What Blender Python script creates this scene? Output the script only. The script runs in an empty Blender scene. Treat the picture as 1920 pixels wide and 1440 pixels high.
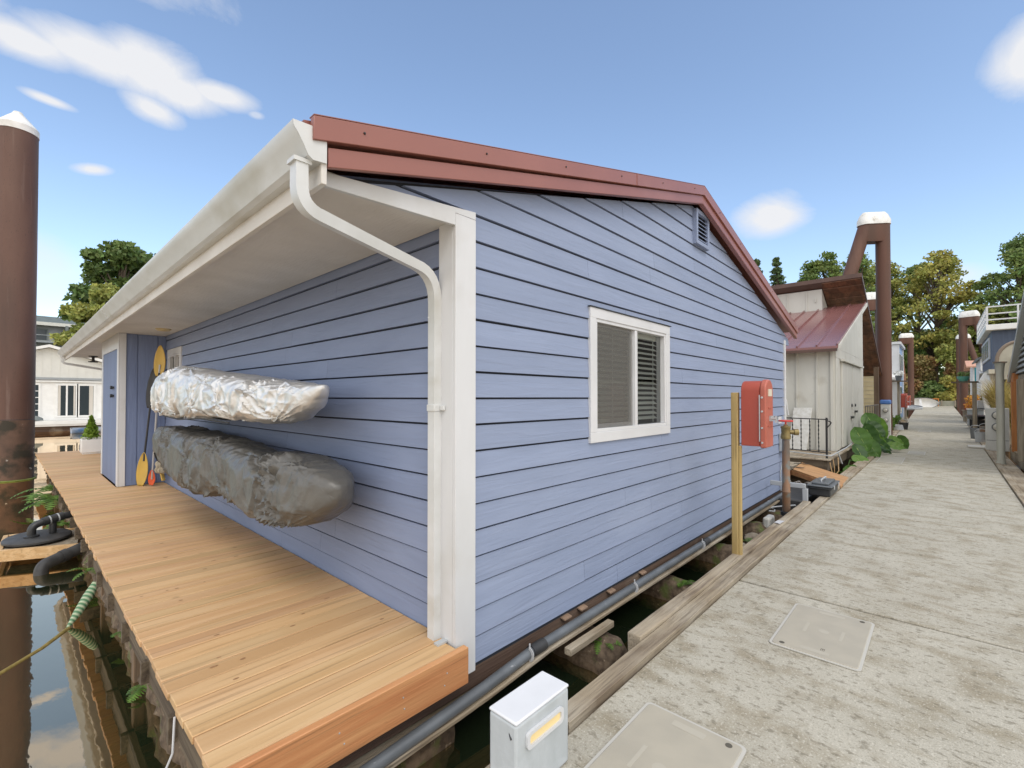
import bpy, bmesh, math, random
import numpy as np
from mathutils import Vector, Matrix, noise
R = random.Random(7)
rad = math.radians
SC = bpy.context.scene
COL = SC.collection

# ------------------------------------------------------------------ camera, sky, sun, exposure
YAW = 42.8          # camera heading, degrees from +X towards +Y
cam = bpy.data.cameras.new('camera'); camo = bpy.data.objects.new('camera', cam); COL.objects.link(camo)
camo.location = (0, 0, 1.65)
camo.rotation_euler = (rad(90.8), 0, rad(YAW - 90))
cam.sensor_width = 36; cam.lens = 870 / 1920 * 36
cam.shift_y = 13.0 / 1920
cam.clip_start = 0.05; cam.clip_end = 3000
SC.camera = camo
SC.view_settings.view_transform = 'Standard'; SC.view_settings.look = 'None'
SC.view_settings.exposure = 0.0; SC.view_settings.gamma = 1.0
SC.cycles.use_denoising = True
SC.cycles.max_bounces = 8; SC.cycles.transparent_max_bounces = 12

SUN_EL, SUN_AZ = 50, -118      # sun direction: azimuth measured from +X counter-clockwise
world = bpy.data.worlds.new('World'); SC.world = world; world.use_nodes = True
wn, wl = world.node_tree.nodes, world.node_tree.links
bg = wn['Background']
def wnode(t, **k):
    n = wn.new(t)
    for a, b in k.items(): setattr(n, a, b)
    return n
sky = wnode('ShaderNodeTexSky', sky_type='NISHITA', sun_disc=False, sun_elevation=rad(SUN_EL), sun_rotation=rad(90 - SUN_AZ), air_density=1.0, dust_density=0.8, ozone_density=2.0)
tc = wnode('ShaderNodeTexCoord')
def vmath(op, a, b=None):
    n = wnode('ShaderNodeVectorMath', operation=op)
    wl.new(a, n.inputs[0])
    if b is not None:
        if isinstance(b, tuple): n.inputs[1].default_value = b
        else: wl.new(b, n.inputs[1])
    return n
def wmath(op, a, b=None, c=None, clamp=False):
    n = wnode('ShaderNodeMath', operation=op, use_clamp=clamp)
    for i, v in enumerate((a, b, c)):
        if v is None: continue
        if isinstance(v, (int, float)): n.inputs[i].default_value = v
        else: wl.new(v, n.inputs[i])
    return n.outputs[0]
D = tc.outputs['Generated']
nz = wnode('ShaderNodeTexNoise'); nz.inputs['Scale'].default_value = 6; nz.inputs['Detail'].default_value = 9; nz.inputs['Roughness'].default_value = 0.62; nz.inputs['Distortion'].default_value = 0.6
mp = wnode('ShaderNodeMapping'); mp.inputs['Scale'].default_value = (1, 1, 1.7); wl.new(D, mp.inputs['Vector']); wl.new(mp.outputs[0], nz.inputs['Vector'])
NZ = wmath('MULTIPLY_ADD', nz.outputs['Fac'], 2.2, -1.1)
def cloud(az, el, w, h, tilt=0, soft=0.62, gain=1.0, nk=0.48):
    """a cloud in world direction (azimuth from +X ccw, elevation), half sizes w, h in degrees"""
    a, e = rad(az), rad(el)
    d = Vector((math.cos(a)*math.cos(e), math.sin(a)*math.cos(e), math.sin(e)))
    r = Vector((math.sin(a), -math.cos(a), 0)); u = r.cross(d)
    ct, st = math.cos(rad(tilt)), math.sin(rad(tilt))
    r, u = r*ct + u*st, u*ct - r*st
    r = r / math.sin(rad(w)); u = u / math.sin(rad(h))
    x = vmath('DOT_PRODUCT', D, tuple(r)).outputs['Value']; y = vmath('DOT_PRODUCT', D, tuple(u)).outputs['Value']
    y = wmath('SUBTRACT', y, d.dot(u)); x = wmath('SUBTRACT', x, d.dot(r))
    q = wmath('ADD', wmath('MULTIPLY', x, x), wmath('MULTIPLY', y, y))
    q = wmath('SQRT', q)
    front = wmath('GREATER_THAN', vmath('DOT_PRODUCT', D, tuple(d)).outputs['Value'], 0.2)
    v = wmath('SUBTRACT', wmath('MULTIPLY_ADD', NZ, nk, 1.0), q)
    v = wmath('DIVIDE', v, soft, clamp=True)
    v = wmath('MULTIPLY', v, gain)
    return wmath('MULTIPLY', v, front)
CL = [  # azimuth, elevation, half width, half height, tilt
    (85.0, 28.9, 5.4, 2.2, 0), (81.0, 29.3, 4.6, 3.0, 0), (78.6, 28.4, 4.0, 2.1, 0), (75.6, 29.0, 3.6, 1.3, 0), (80.8, 26.2, 2.8, 1.3, -12), (89.5, 28, 4, 1.6, 0), (97, 30, 6, 3, 0), (92, 37.5, 14, 4, 0),  # last one: unseen cloud above the frame, added to reflect in the water
    (85.1, 20.1, 1.7, 0.65, 12), (88.0, 24.5, 2.0, 0.5, -4), (13.2, 19.0, 3.9, 2.7, 0), (-5.8, 26.2, 2.7, 3.0, -35), (71.9, 28.2, .8, .4, 0), (-1, 10.6, 2.6, 1.4, 0), (88.6, 11.0, 4, 3.2, 0)]
m = None
for i, c in enumerate(CL):
    v = cloud(*c, gain=0.95 if i < 12 else 0.5)
    m = v if m is None else wmath('MAXIMUM', m, v)
# bright unseen cloud deck behind the viewer and overhead, added to light the walls
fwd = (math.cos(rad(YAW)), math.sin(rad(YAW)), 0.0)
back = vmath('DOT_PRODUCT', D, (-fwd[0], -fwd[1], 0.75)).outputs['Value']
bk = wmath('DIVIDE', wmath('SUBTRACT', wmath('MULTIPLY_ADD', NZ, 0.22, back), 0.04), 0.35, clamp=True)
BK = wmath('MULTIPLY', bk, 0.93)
skyb = wnode('ShaderNodeMix', data_type='RGBA', blend_type='MULTIPLY'); skyb.inputs[0].default_value = 1.0
wl.new(sky.outputs[0], skyb.inputs[6]); skyb.inputs[7].default_value = (1.86, 1.76, 1.66, 1)
mix = wnode('ShaderNodeMix', data_type='RGBA'); wl.new(m, mix.inputs[0]); wl.new(skyb.outputs[2], mix.inputs[6]); mix.inputs[7].default_value = (5.9, 5.92, 6.05, 1)
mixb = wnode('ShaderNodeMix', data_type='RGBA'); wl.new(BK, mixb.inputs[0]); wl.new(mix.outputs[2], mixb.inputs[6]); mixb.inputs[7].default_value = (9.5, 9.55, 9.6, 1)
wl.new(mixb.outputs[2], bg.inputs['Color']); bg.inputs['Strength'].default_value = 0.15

sl = bpy.data.lights.new('sun', 'SUN'); sl.energy = 1.1; sl.angle = rad(28); sl.color = (1.0, 0.95, 0.88)
so = bpy.data.objects.new('sun', sl); COL.objects.link(so)
sd = Vector((math.cos(rad(SUN_AZ))*math.cos(rad(SUN_EL)), math.sin(rad(SUN_AZ))*math.cos(rad(SUN_EL)), math.sin(rad(SUN_EL))))
so.rotation_euler = sd.to_track_quat('Z', 'Y').to_euler()

# ------------------------------------------------------------------ materials
MT = {}
def mat(name, col, col2=None, scale=4, st=(1, 1, 1), rough=0.6, bump=0.0, bscale=60, bst=(1, 1, 1), metal=0.0, island=0.0, lo=.35, hi=.65,
        dirt=None, dscale=1.5, dlo=.5, dhi=.7, dst=(1, 1, 1), speck=None, trans=0.0, emit=0.0, hue=0.0, spec=None, dist=0.0, damt=1.0):
    if name in MT: return MT[name]
    m = bpy.data.materials.new(name); m.use_nodes = True; MT[name] = m
    N, L = m.node_tree.nodes, m.node_tree.links
    P = N['Principled BSDF']; P.inputs['Roughness'].default_value = rough; P.inputs['Metallic'].default_value = metal
    if spec is not None: P.inputs['Specular IOR Level'].default_value = spec
    tcn = N.new('ShaderNodeTexCoord')
    def nzn(sc, s, det=5, distn=0.0):
        mpn = N.new('ShaderNodeMapping'); mpn.inputs['Scale'].default_value = s; L.new(tcn.outputs['Object'], mpn.inputs[0])
        n = N.new('ShaderNodeTexNoise'); n.inputs['Scale'].default_value = sc; n.inputs['Detail'].default_value = det; n.inputs['Distortion'].default_value = distn
        L.new(mpn.outputs[0], n.inputs[0]); return n.outputs['Fac']
    def rng(v, a, b, to=1.0):
        r = N.new('ShaderNodeMapRange'); r.inputs[1].default_value = a; r.inputs[2].default_value = b; r.inputs[4].default_value = to; L.new(v, r.inputs[0]); return r.outputs[0]
    def mixc(f, a, b):
        x = N.new('ShaderNodeMix'); x.data_type = 'RGBA'
        L.new(f, x.inputs[0])
        for k, v in ((6, a), (7, b)):
            if isinstance(v, tuple): x.inputs[k].default_value = v + (1,)
            else: L.new(v, x.inputs[k])
        return x.outputs[2]
    c = col
    if col2: c = mixc(rng(nzn(scale, st, 6, dist), lo, hi), col, col2)
    if dirt: c = mixc(rng(nzn(dscale, dst, 8), dlo, dhi, damt), c, dirt)
    for (sc_, ss_, st_, sl_, sh_, sa_) in (speck or []): c = mixc(rng(nzn(ss_, st_, 6), sl_, sh_, sa_), c, sc_)
    if island or hue:
        g = N.new('ShaderNodeNewGeometry'); h = N.new('ShaderNodeHueSaturation')
        L.new(rng(g.outputs['Random Per Island'], 0, 1), h.inputs['Fac'])
        if isinstance(c, tuple): h.inputs['Color'].default_value = c + (1,)
        else: L.new(c, h.inputs['Color'])
        h.inputs['Fac'].default_value = 1
        for lk in list(h.inputs['Fac'].links): L.remove(lk)
        mm = N.new('ShaderNodeMath'); mm.operation = 'MULTIPLY_ADD'; L.new(g.outputs['Random Per Island'], mm.inputs[0]); mm.inputs[1].default_value = 2*island; mm.inputs[2].default_value = 1 - island
        L.new(mm.outputs[0], h.inputs['Value'])
        if hue:
            wnn = N.new('ShaderNodeTexWhiteNoise'); wnn.noise_dimensions = '1D'; L.new(g.outputs['Random Per Island'], wnn.inputs['W'])
            m2 = N.new('ShaderNodeMath'); m2.operation = 'MULTIPLY_ADD'; L.new(wnn.outputs['Value'], m2.inputs[0]); m2.inputs[1].default_value = 2*hue; m2.inputs[2].default_value = .5 - hue
            L.new(m2.outputs[0], h.inputs['Hue'])
        c = h.outputs[0]
    if isinstance(c, tuple): P.inputs['Base Color'].default_value = c + (1,)
    else: L.new(c, P.inputs['Base Color'])
    if bump:
        b = N.new('ShaderNodeBump'); b.inputs['Strength'].default_value = bump; b.inputs['Distance'].default_value = 0.01
        L.new(nzn(bscale, bst, 6, dist), b.inputs['Height']); L.new(b.outputs[0], P.inputs['Normal'])
    if trans:
        t = N.new('ShaderNodeBsdfTranslucent'); x = N.new('ShaderNodeMixShader'); x.inputs[0].default_value = trans
        if isinstance(c, tuple): t.inputs[0].default_value = c + (1,)
        else: L.new(c, t.inputs[0])
        L.new(P.outputs[0], x.inputs[1]); L.new(t.outputs[0], x.inputs[2]); L.new(x.outputs[0], N['Material Output'].inputs[0])
    if emit: P.inputs['Emission Color'].default_value = col + (1,); P.inputs['Emission Strength'].default_value = emit
    return m

def wood(name, a, b, axis=0, rough=.6, island=.12, grain=14, dark=None, bump=.35, dirt=None, dlo=.52, dhi=.7, dscale=1.2, hue=0.0, streak=.5):
    st = [1, 1, 1]; st[axis] = 0.06; s2 = [1, 1, 1]; s2[axis] = .03; s3 = [1, 1, 1]; s3[axis] = .45; dk_ = tuple(v*.45 for v in b)
    m = mat(name, a, b, scale=grain, st=tuple(st), rough=rough, bump=bump, bscale=grain*3, bst=tuple(st), island=island, dist=.5, lo=.38, hi=.64,
            dirt=dirt, dlo=dlo, dhi=dhi, dscale=dscale, hue=hue, speck=[(dk_, grain*3.2, tuple(s2), .56, .66, streak), (dk_, grain*.9, tuple(s3), .69, .74, streak*1.1)])
    return m

M_sidx = mat('siding_blue_gable', (.258, .308, .440), (.236, .284, .408), scale=7, st=(.16, 1, 1), rough=.62, bump=.5, bscale=20, bst=(.10, 1, 1.2), island=.035, dist=.9,
             dirt=(.30, .35, .475), dscale=1.6, dst=(.4, 1, 1), dlo=.52, dhi=.8, damt=.7)
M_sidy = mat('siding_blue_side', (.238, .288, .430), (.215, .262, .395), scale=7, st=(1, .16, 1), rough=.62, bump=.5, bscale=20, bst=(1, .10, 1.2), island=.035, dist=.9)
M_panel = mat('panel_blue', (.19, .245, .40), (.165, .21, .35), scale=9, st=(1, 1, .12), rough=.6, bump=.5, bscale=40, bst=(1, 1, .1), dist=1.5)
M_white = mat('paint_white', (.66, .665, .68), (.60, .605, .615), scale=2.5, rough=.42, bump=.06, bscale=25)
M_trim = mat('trim_white', (.66, .665, .68), (.61, .615, .62), scale=3, st=(1, 1, .4), rough=.5, bump=.12, bscale=30, bst=(1, 1, .15), dirt=(.52, .505, .47), dscale=1.3, dlo=.58, dhi=.8)
M_gut = mat('gutter_white', (.66, .67, .67), (.58, .585, .57), scale=5, st=(1, .4, 1), rough=.35, bump=.05, bscale=8, dirt=(.46, .44, .38), dscale=3, dlo=.56, dhi=.78, dst=(1, .5, 1))
M_soff = mat('soffit_beige', (.70, .67, .625), (.63, .60, .555), scale=2.2, rough=.75, bump=.35, bscale=45, bst=(1, .25, 1), dirt=(.55, .52, .47), dscale=.7, dlo=.55, dhi=.75)
M_red = mat('roof_metal_red', (.30, .118, .092), (.27, .105, .083), scale=1.5, rough=.36, bump=.05, bscale=4, metal=.0, dirt=(.36, .175, .145), dscale=.8, dlo=.5, dhi=.8)
M_deck = wood('decking_cedar', (.62, .405, .215), (.54, .325, .155), 0, rough=.6, island=.10, grain=11, dirt=(.55, .325, .15), dlo=.5, dhi=.75, dscale=.8, hue=.006, streak=.42)
M_fasc = wood('cedar_fascia', (.50, .21, .085), (.60, .30, .13), 0, rough=.5, grain=16, island=0)
M_fasc2 = wood('cedar_light', (.62, .42, .22), (.50, .31, .14), 0, rough=.55, grain=20, island=.08)
M_grey = wood('weathered_timber_x', (.36, .29, .20), (.20, .15, .10), 0, rough=.8, grain=20, island=.15, bump=.8, dirt=(.46, .40, .31), dlo=.45, dhi=.65)
M_greyy = wood('weathered_timber_y', (.16, .125, .085), (.085, .062, .042), 1, rough=.85, grain=18, island=.15, bump=.8)
M_greyz = wood('weathered_post', (.34, .29, .22), (.20, .165, .12), 2, rough=.8, grain=18, island=.1, bump=.6)
M_post = wood('treated_post', (.50, .365, .15), (.36, .25, .095), 2, rough=.65, grain=14, island=0, bump=.4)
M_orange = wood('cedar_post', (.46, .18, .05), (.34, .12, .035), 2, rough=.6, grain=14, island=0)
M_brn = wood('brown_beam', (.085, .05, .035), (.16, .105, .075), 0, rough=.85, grain=9, island=0, bump=.8, dirt=(.25, .20, .15), dlo=.58, dhi=.7)
M_conc = mat('dock_concrete', (.415, .385, .315), (.485, .455, .38), scale=2.0, rough=.88, bump=.35, bscale=160, lo=.35, hi=.65, dirt=(.25, .205, .13), dscale=4.6, dst=(1.2, .75, 1), dlo=.47, dhi=.66, island=.05, damt=.66, speck=[((.15, .13, .09), 24, (1.4, .8, 1), .54, .66, .62), ((.22, .19, .14), 110, (1, 1, 1), .52, .66, .5), ((.66, .62, .53), 75, (1, 1, 1), .56, .68, .55)])
M_hatch = mat('hatch_plastic', (.44, .40, .32), (.40, .365, .295), scale=6, rough=.5, bump=.05, bscale=120)
M_hatchl = mat('hatch_lip', (.52, .50, .45), rough=.5)
M_hdark = mat('hatch_recess', (.10, .09, .07), rough=.7)
M_steel = mat('rust_steel', (.100, .048, .034), (.13, .068, .048), scale=2.2, st=(1, 1, .25), rough=.62, bump=.15, bscale=30, dirt=(.07, .038, .028), dscale=1.0, dst=(1, 1, .2), dlo=.5, dhi=.7, speck=[((.26, .19, .16), 9, (1, 1, .06), .60, .74, .30), ((.045, .028, .02), 40, (1, 1, .4), .60, .70, .4)])
M_steel2 = mat('rust_steel_far', (.105, .042, .024), (.075, .034, .02), scale=2, st=(1, 1, .2), rough=.6, dirt=(.16, .08, .055), dscale=1.2, dst=(1, 1, .15), dlo=.56, dhi=.75)
M_cap = mat('cap_white', (.78, .78, .77), (.62, .61, .58), scale=4, rough=.5, dirt=(.45, .43, .38), dscale=5, dlo=.6, dhi=.75)
M_algae = mat('algae', (.24, .30, .06), (.14, .17, .04), scale=8, rough=.9, bump=.8, bscale=30)
M_moss = mat('mossy_log', (.075, .052, .035), (.19, .14, .095), scale=16, rough=.9, bump=1.0, bscale=30, dirt=(.11, .13, .04), dscale=5, dlo=.55, dhi=.64, speck=[((.34, .27, .19), 26, (1, 1, 1), .64, .70, .8)])
M_mossg = mat('moss_green', (.13, .21, .03), (.22, .30, .06), scale=15, rough=.95, bump=1, bscale=60)
M_pvc = mat('pipe_grey', (.115, .125, .135), (.16, .175, .19), scale=5, rough=.35, bump=.1, bscale=10, dirt=(.45, .47, .48), dscale=16, dlo=.66, dhi=.72, dst=(.5, 1, 1))
M_blk = mat('black_plastic', (.022, .023, .025), (.035, .036, .038), scale=6, rough=.4)
M_rub = mat('black_rubber', (.03, .03, .032), (.06, .06, .06), scale=8, rough=.55, bump=.2, bscale=40)
M_galv = mat('galvanised', (.43, .45, .46), (.52, .54, .55), scale=5, rough=.45, metal=.25, bump=.08, bscale=20)
M_galvb = mat('pedestal_paint', (.50, .53, .55), (.42, .45, .46), scale=9, st=(1, 1, .3), rough=.5, bump=.15, bscale=40, dirt=(.62, .65, .68), dscale=4, dlo=.5, dhi=.7)
M_galvt = mat('pedestal_top', (.72, .73, .76), (.67, .68, .71), scale=6, rough=.45)
M_iron = mat('black_iron', (.02, .02, .022), rough=.5)
M_firered = mat('fire_red', (.42, .078, .050), (.36, .065, .042), scale=3, st=(1, 1, .4), rough=.42, bump=.1, bscale=60)
M_brass = mat('old_brass', (.26, .20, .08), (.20, .15, .06), scale=20, rough=.45, metal=.4, bump=.2, bscale=60)
M_stand = mat('standpipe', (.10, .095, .085), (.24, .13, .07), scale=7, st=(1, 1, .4), rough=.55, bump=.15, bscale=40, dirt=(.16, .17, .16), dscale=5, dlo=.5, dhi=.6)
M_cream = mat('shed_white', (.60, .59, .54), (.54, .53, .48), scale=3, st=(1, 1, .3), rough=.65, bump=.15, bscale=40, dirt=(.42, .39, .33), dscale=2, dlo=.6, dhi=.8)
M_nbw = mat('neighbour_white', (.80, .79, .76), (.74, .73, .70), scale=3, rough=.6)
M_nbb = mat('neighbour_beige', (.66, .65, .60), (.62, .61, .56), scale=3, rough=.6)
M_maroon = mat('maroon_metal', (.22, .095, .09), (.25, .115, .108), scale=.8, rough=.24, spec=.9, bump=.02, bscale=3)
M_brownroof = mat('brown_fascia', (.085, .045, .035), (.11, .06, .045), scale=3, rough=.5)
M_soffb = wood('brown_soffit', (.20, .09, .045), (.09, .042, .022), 0, rough=.6, grain=5, island=.1, bump=.5)
M_glass = None
M_curt = mat('curtain', (.62, .58, .52), (.5, .46, .4), scale=20, st=(1, 1, .05), rough=.9)
M_dark = mat('dark_interior', (.16, .15, .13), (.22, .20, .17), scale=2, rough=.9)
M_blind = mat('blind_white', (.84, .83, .79), rough=.5, trans=.15)
M_screen = mat('insect_screen', (.20, .195, .18), (.24, .235, .215), scale=3, rough=.8)
M_silver = mat('silver_cover', (.76, .755, .75), (.68, .675, .67), scale=4, rough=.40, metal=.6, bump=.45, bscale=12, bst=(1, .5, 1), dist=1.6)
M_gcov = mat('grey_cover', (.115, .110, .100), (.088, .083, .075), scale=4, rough=.40, bump=.3, bscale=14, bst=(1, .5, 1), dist=1.6, spec=.7)
M_strap = mat('strap_black', (.02, .02, .02), rough=.7)
M_yel = mat('paddle_yellow', (.58, .37, .065), (.52, .34, .07), scale=6, rough=.4)
M_orng = mat('paddle_orange', (.66, .10, .03), rough=.45)
M_shaft = mat('paddle_shaft', (.45, .45, .45), rough=.4, metal=.3)
M_tan = mat('tan_cloth', (.40, .35, .26), (.28, .24, .18), scale=30, rough=.9, bump=.5, bscale=60)
M_rope = mat('rope_dark', (.16, .15, .12), rough=.9)
M_chain = mat('chain_grey', (.42, .40, .38), (.25, .20, .17), scale=30, rough=.5, metal=.3)
M_leafb = mat('leaf_big', (.055, .135, .018), (.085, .19, .026), scale=5, rough=.5, trans=.2, island=.3)
M_leafl = mat('leaf_big_light', (.115, .24, .03), (.15, .28, .045), scale=5, rough=.5, trans=.25)
M_leafd = mat('leaf_big_dark', (.03, .085, .016), (.05, .12, .02), scale=5, rough=.5, trans=.2)
M_fern = mat('leaf_fern', (.13, .25, .03), (.07, .14, .025), scale=7, rough=.6, trans=.25, island=.3)
M_cyp = mat('leaf_cypress', (.24, .36, .04), (.17, .28, .03), scale=12, rough=.6, trans=.2, island=.25)
M_grassy = mat('grass_gold', (.50, .38, .13), (.38, .32, .10), scale=3, rough=.7, trans=.25, island=.3)
M_flor = mat('flower_orange', (.62, .22, .03), (.60, .36, .05), scale=8, rough=.6, trans=.2, island=.3)
M_flred = mat('flower_red', (.40, .05, .02), (.5, .12, .02), scale=8, rough=.6, island=.3)
M_flw = mat('flower_white', (.75, .75, .72), rough=.6)
M_bark = mat('bark', (.075, .055, .04), (.12, .095, .07), scale=8, st=(1, 1, .2), rough=.9, bump=.6, bscale=20)
def foliage(name, a, b, isl=.4, hue=.02, scale=.35): return mat(name, a, b, scale=scale, rough=.65, trans=.28, island=isl, hue=hue, lo=.4, hi=.6)
M_fdark = foliage('foliage_dark', (.10, .165, .045), (.155, .225, .065))
M_fgrn = foliage('foliage_green', (.145, .225, .06), (.215, .27, .075))
M_fyel = foliage('foliage_yellow', (.37, .38, .10), (.27, .31, .08), hue=.02)
M_fgold = foliage('foliage_gold', (.44, .40, .10), (.32, .34, .085), hue=.02)
M_faut = foliage('foliage_autumn', (.42, .24, .11), (.32, .27, .11), hue=.03)
M_fcon = foliage('foliage_conifer', (.09, .15, .06), (.14, .20, .075))
M_aptg = mat('apartment_grey', (.18, .20, .195), (.15, .17, .165), scale=1, rough=.7)
M_aptr = mat('apartment_roof', (.13, .155, .15), (.10, .12, .12), scale=1, rough=.8)
M_aptl = mat('apartment_light', (.32, .34, .35), (.28, .30, .31), scale=1, rough=.7)
M_bhouse = mat('far_blue_siding', (.26, .40, .62), (.22, .35, .56), scale=3, st=(1, 1, 8), rough=.6)
M_slate = mat('slate_blue', (.075, .10, .15), (.06, .08, .125), scale=4, st=(3, 3, .3), rough=.6, bump=.3, bscale=20, bst=(3, 3, .2))
M_shing = mat('grey_shingle', (.34, .35, .35), (.24, .25, .25), scale=6, rough=.8, island=.2, bump=.5, bscale=40)
M_beige = mat('beige_panel', (.52, .48, .38), (.46, .42, .33), scale=5, rough=.8)
M_yellowh = mat('cream_siding', (.60, .50, .30), (.54, .45, .27), scale=5, rough=.7)
M_green = mat('green_roof', (.06, .16, .10), rough=.5)
M_peach = mat('peach_roof', (.62, .34, .23), (.55, .29, .2), scale=4, rough=.7)
M_teal = mat('teal_paint', (.03, .22, .26), rough=.5)
M_bluecap = mat('blue_cap', (.05, .14, .42), (.08, .2, .5), scale=6, rough=.4)
M_mground = mat('bank_ground', (.10, .085, .05), (.15, .13, .07), scale=.6, rough=.95, bump=.5, bscale=6, dirt=(.09, .12, .035), dscale=.3, dlo=.45, dhi=.6)
M_foam = mat('foam_white', (.66, .66, .64), (.55, .54, .5), scale=12, rough=.8, bump=.6, bscale=40)
M_plastic = mat('grey_frame', (.42, .44, .46), rough=.5)
M_lid = mat('lid_grey', (.10, .11, .12), (.13, .14, .15), scale=5, rough=.35)

def crinkle(m, sc, strength, dist_):
    """adds crisp fold lines to a cover material (cell borders of a stretched pattern drive the bump)"""
    N, L = m.node_tree.nodes, m.node_tree.links; P = N['Principled BSDF']; old = P.inputs['Normal'].links[0].from_node
    tcn = N.new('ShaderNodeTexCoord'); mpn = N.new('ShaderNodeMapping'); mpn.inputs['Scale'].default_value = (.9, .8, .75); mpn.inputs['Rotation'].default_value = (.6, .2, .1); L.new(tcn.outputs['Object'], mpn.inputs[0])
    nn = N.new('ShaderNodeTexNoise'); nn.inputs['Scale'].default_value = 3.5; L.new(mpn.outputs[0], nn.inputs[0])
    ad = N.new('ShaderNodeVectorMath'); ad.operation = 'MULTIPLY_ADD'; L.new(nn.outputs['Color'], ad.inputs[0]); ad.inputs[1].default_value = (.35, .35, .35); L.new(mpn.outputs[0], ad.inputs[2])
    hs = None
    for k, (s_, w_) in enumerate(((sc, 1.0), (sc*2.7, .35))):
        v = N.new('ShaderNodeTexVoronoi'); v.feature = 'DISTANCE_TO_EDGE'; v.inputs['Scale'].default_value = s_; L.new(ad.outputs[0], v.inputs['Vector'])
        mm = N.new('ShaderNodeMath'); mm.operation = 'MULTIPLY'; L.new(v.outputs['Distance'], mm.inputs[0]); mm.inputs[1].default_value = w_
        if hs is None: hs = mm.outputs[0]
        else: a_ = N.new('ShaderNodeMath'); L.new(hs, a_.inputs[0]); L.new(mm.outputs[0], a_.inputs[1]); hs = a_.outputs[0]
    b = N.new('ShaderNodeBump'); b.inputs['Strength'].default_value = strength; b.inputs['Distance'].default_value = dist_; L.new(hs, b.inputs['Height']); L.new(old.outputs[0], b.inputs['Normal']); L.new(b.outputs[0], P.inputs['Normal'])
crinkle(M_silver, 3.6, .28, .07); crinkle(M_gcov, 3.4, .45, .06)
def special():
    global M_glass, M_water, M_lamp, M_rstripe
    m = bpy.data.materials.new('window_glass'); m.use_nodes = True; N, L = m.node_tree.nodes, m.node_tree.links
    N.remove(N['Principled BSDF'])
    t = N.new('ShaderNodeBsdfTransparent'); t.inputs[0].default_value = (.86, .9, .88, 1)
    g = N.new('ShaderNodeBsdfGlossy'); g.inputs['Roughness'].default_value = 0.0
    f = N.new('ShaderNodeFresnel'); f.inputs[0].default_value = 1.55
    a = N.new('ShaderNodeMath'); a.operation = 'MULTIPLY_ADD'; L.new(f.outputs[0], a.inputs[0]); a.inputs[1].default_value = 1.0; a.inputs[2].default_value = .05; a.use_clamp = True
    x = N.new('ShaderNodeMixShader'); L.new(a.outputs[0], x.inputs[0]); L.new(t.outputs[0], x.inputs[1]); L.new(g.outputs[0], x.inputs[2]); L.new(x.outputs[0], N['Material Output'].inputs[0])
    M_glass = m
    m = bpy.data.materials.new('river_water'); m.use_nodes = True; N, L = m.node_tree.nodes, m.node_tree.links
    N.remove(N['Principled BSDF'])
    d = N.new('ShaderNodeBsdfDiffuse'); d.inputs[0].default_value = (.016, .026, .012, 1)
    g = N.new('ShaderNodeBsdfGlossy'); g.inputs['Roughness'].default_value = .015; g.inputs[0].default_value = (1, .82, .62, 1)
    f = N.new('ShaderNodeFresnel'); f.inputs[0].default_value = 1.6
    a = N.new('ShaderNodeMath'); a.operation = 'MULTIPLY_ADD'; L.new(f.outputs[0], a.inputs[0]); a.inputs[1].default_value = 1.3; a.inputs[2].default_value = .32; a.use_clamp = True
    tcn = N.new('ShaderNodeTexCoord'); mpn = N.new('ShaderNodeMapping'); L.new(tcn.outputs['Object'], mpn.inputs[0]); mpn.inputs['Scale'].default_value = (1, .45, 1)
    n = N.new('ShaderNodeTexNoise'); n.inputs['Scale'].default_value = 3.0; n.inputs['Detail'].default_value = 3; L.new(mpn.outputs[0], n.inputs[0])
    n2 = N.new('ShaderNodeTexNoise'); n2.inputs['Scale'].default_value = 22; n2.inputs['Detail'].default_value = 2; L.new(mpn.outputs[0], n2.inputs[0])
    ad = N.new('ShaderNodeMath'); ad.operation = 'MULTIPLY_ADD'; L.new(n2.outputs[0], ad.inputs[0]); ad.inputs[1].default_value = .10; L.new(n.outputs[0], ad.inputs[2])
    b = N.new('ShaderNodeBump'); b.inputs['Strength'].default_value = .05; b.inputs['Distance'].default_value = .03; L.new(ad.outputs[0], b.inputs['Height'])
    L.new(b.outputs[0], g.inputs['Normal']); L.new(b.outputs[0], f.inputs['Normal'])
    x = N.new('ShaderNodeMixShader'); L.new(a.outputs[0], x.inputs[0]); L.new(d.outputs[0], x.inputs[1]); L.new(g.outputs[0], x.inputs[2]); L.new(x.outputs[0], N['Material Output'].inputs[0])
    M_water = m
    M_lamp = mat('lamp_window', (.80, .62, .30), rough=.3, emit=.12)
    m = mat('rope_striped', (.10, .24, .12), rough=.75); N, L = m.node_tree.nodes, m.node_tree.links
    w = N.new('ShaderNodeTexWave'); w.inputs['Scale'].default_value = 11; w.inputs['Distortion'].default_value = .6; w.bands_direction = 'DIAGONAL'
    tcn = N.new('ShaderNodeTexCoord'); L.new(tcn.outputs['Object'], w.inputs[0])
    cr = N.new('ShaderNodeValToRGB'); cr.color_ramp.elements[0].color = (.06, .19, .09, 1); cr.color_ramp.elements[1].color = (.45, .52, .36, 1); L.new(w.outputs['Fac'], cr.inputs[0]); L.new(cr.outputs[0], N['Principled BSDF'].inputs['Base Color'])
    b = N.new('ShaderNodeBump'); b.inputs['Strength'].default_value = .6; b.inputs['Distance'].default_value = .01; L.new(w.outputs['Fac'], b.inputs['Height']); L.new(b.outputs[0], N['Principled BSDF'].inputs['Normal'])
    M_rstripe = m
special()

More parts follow.
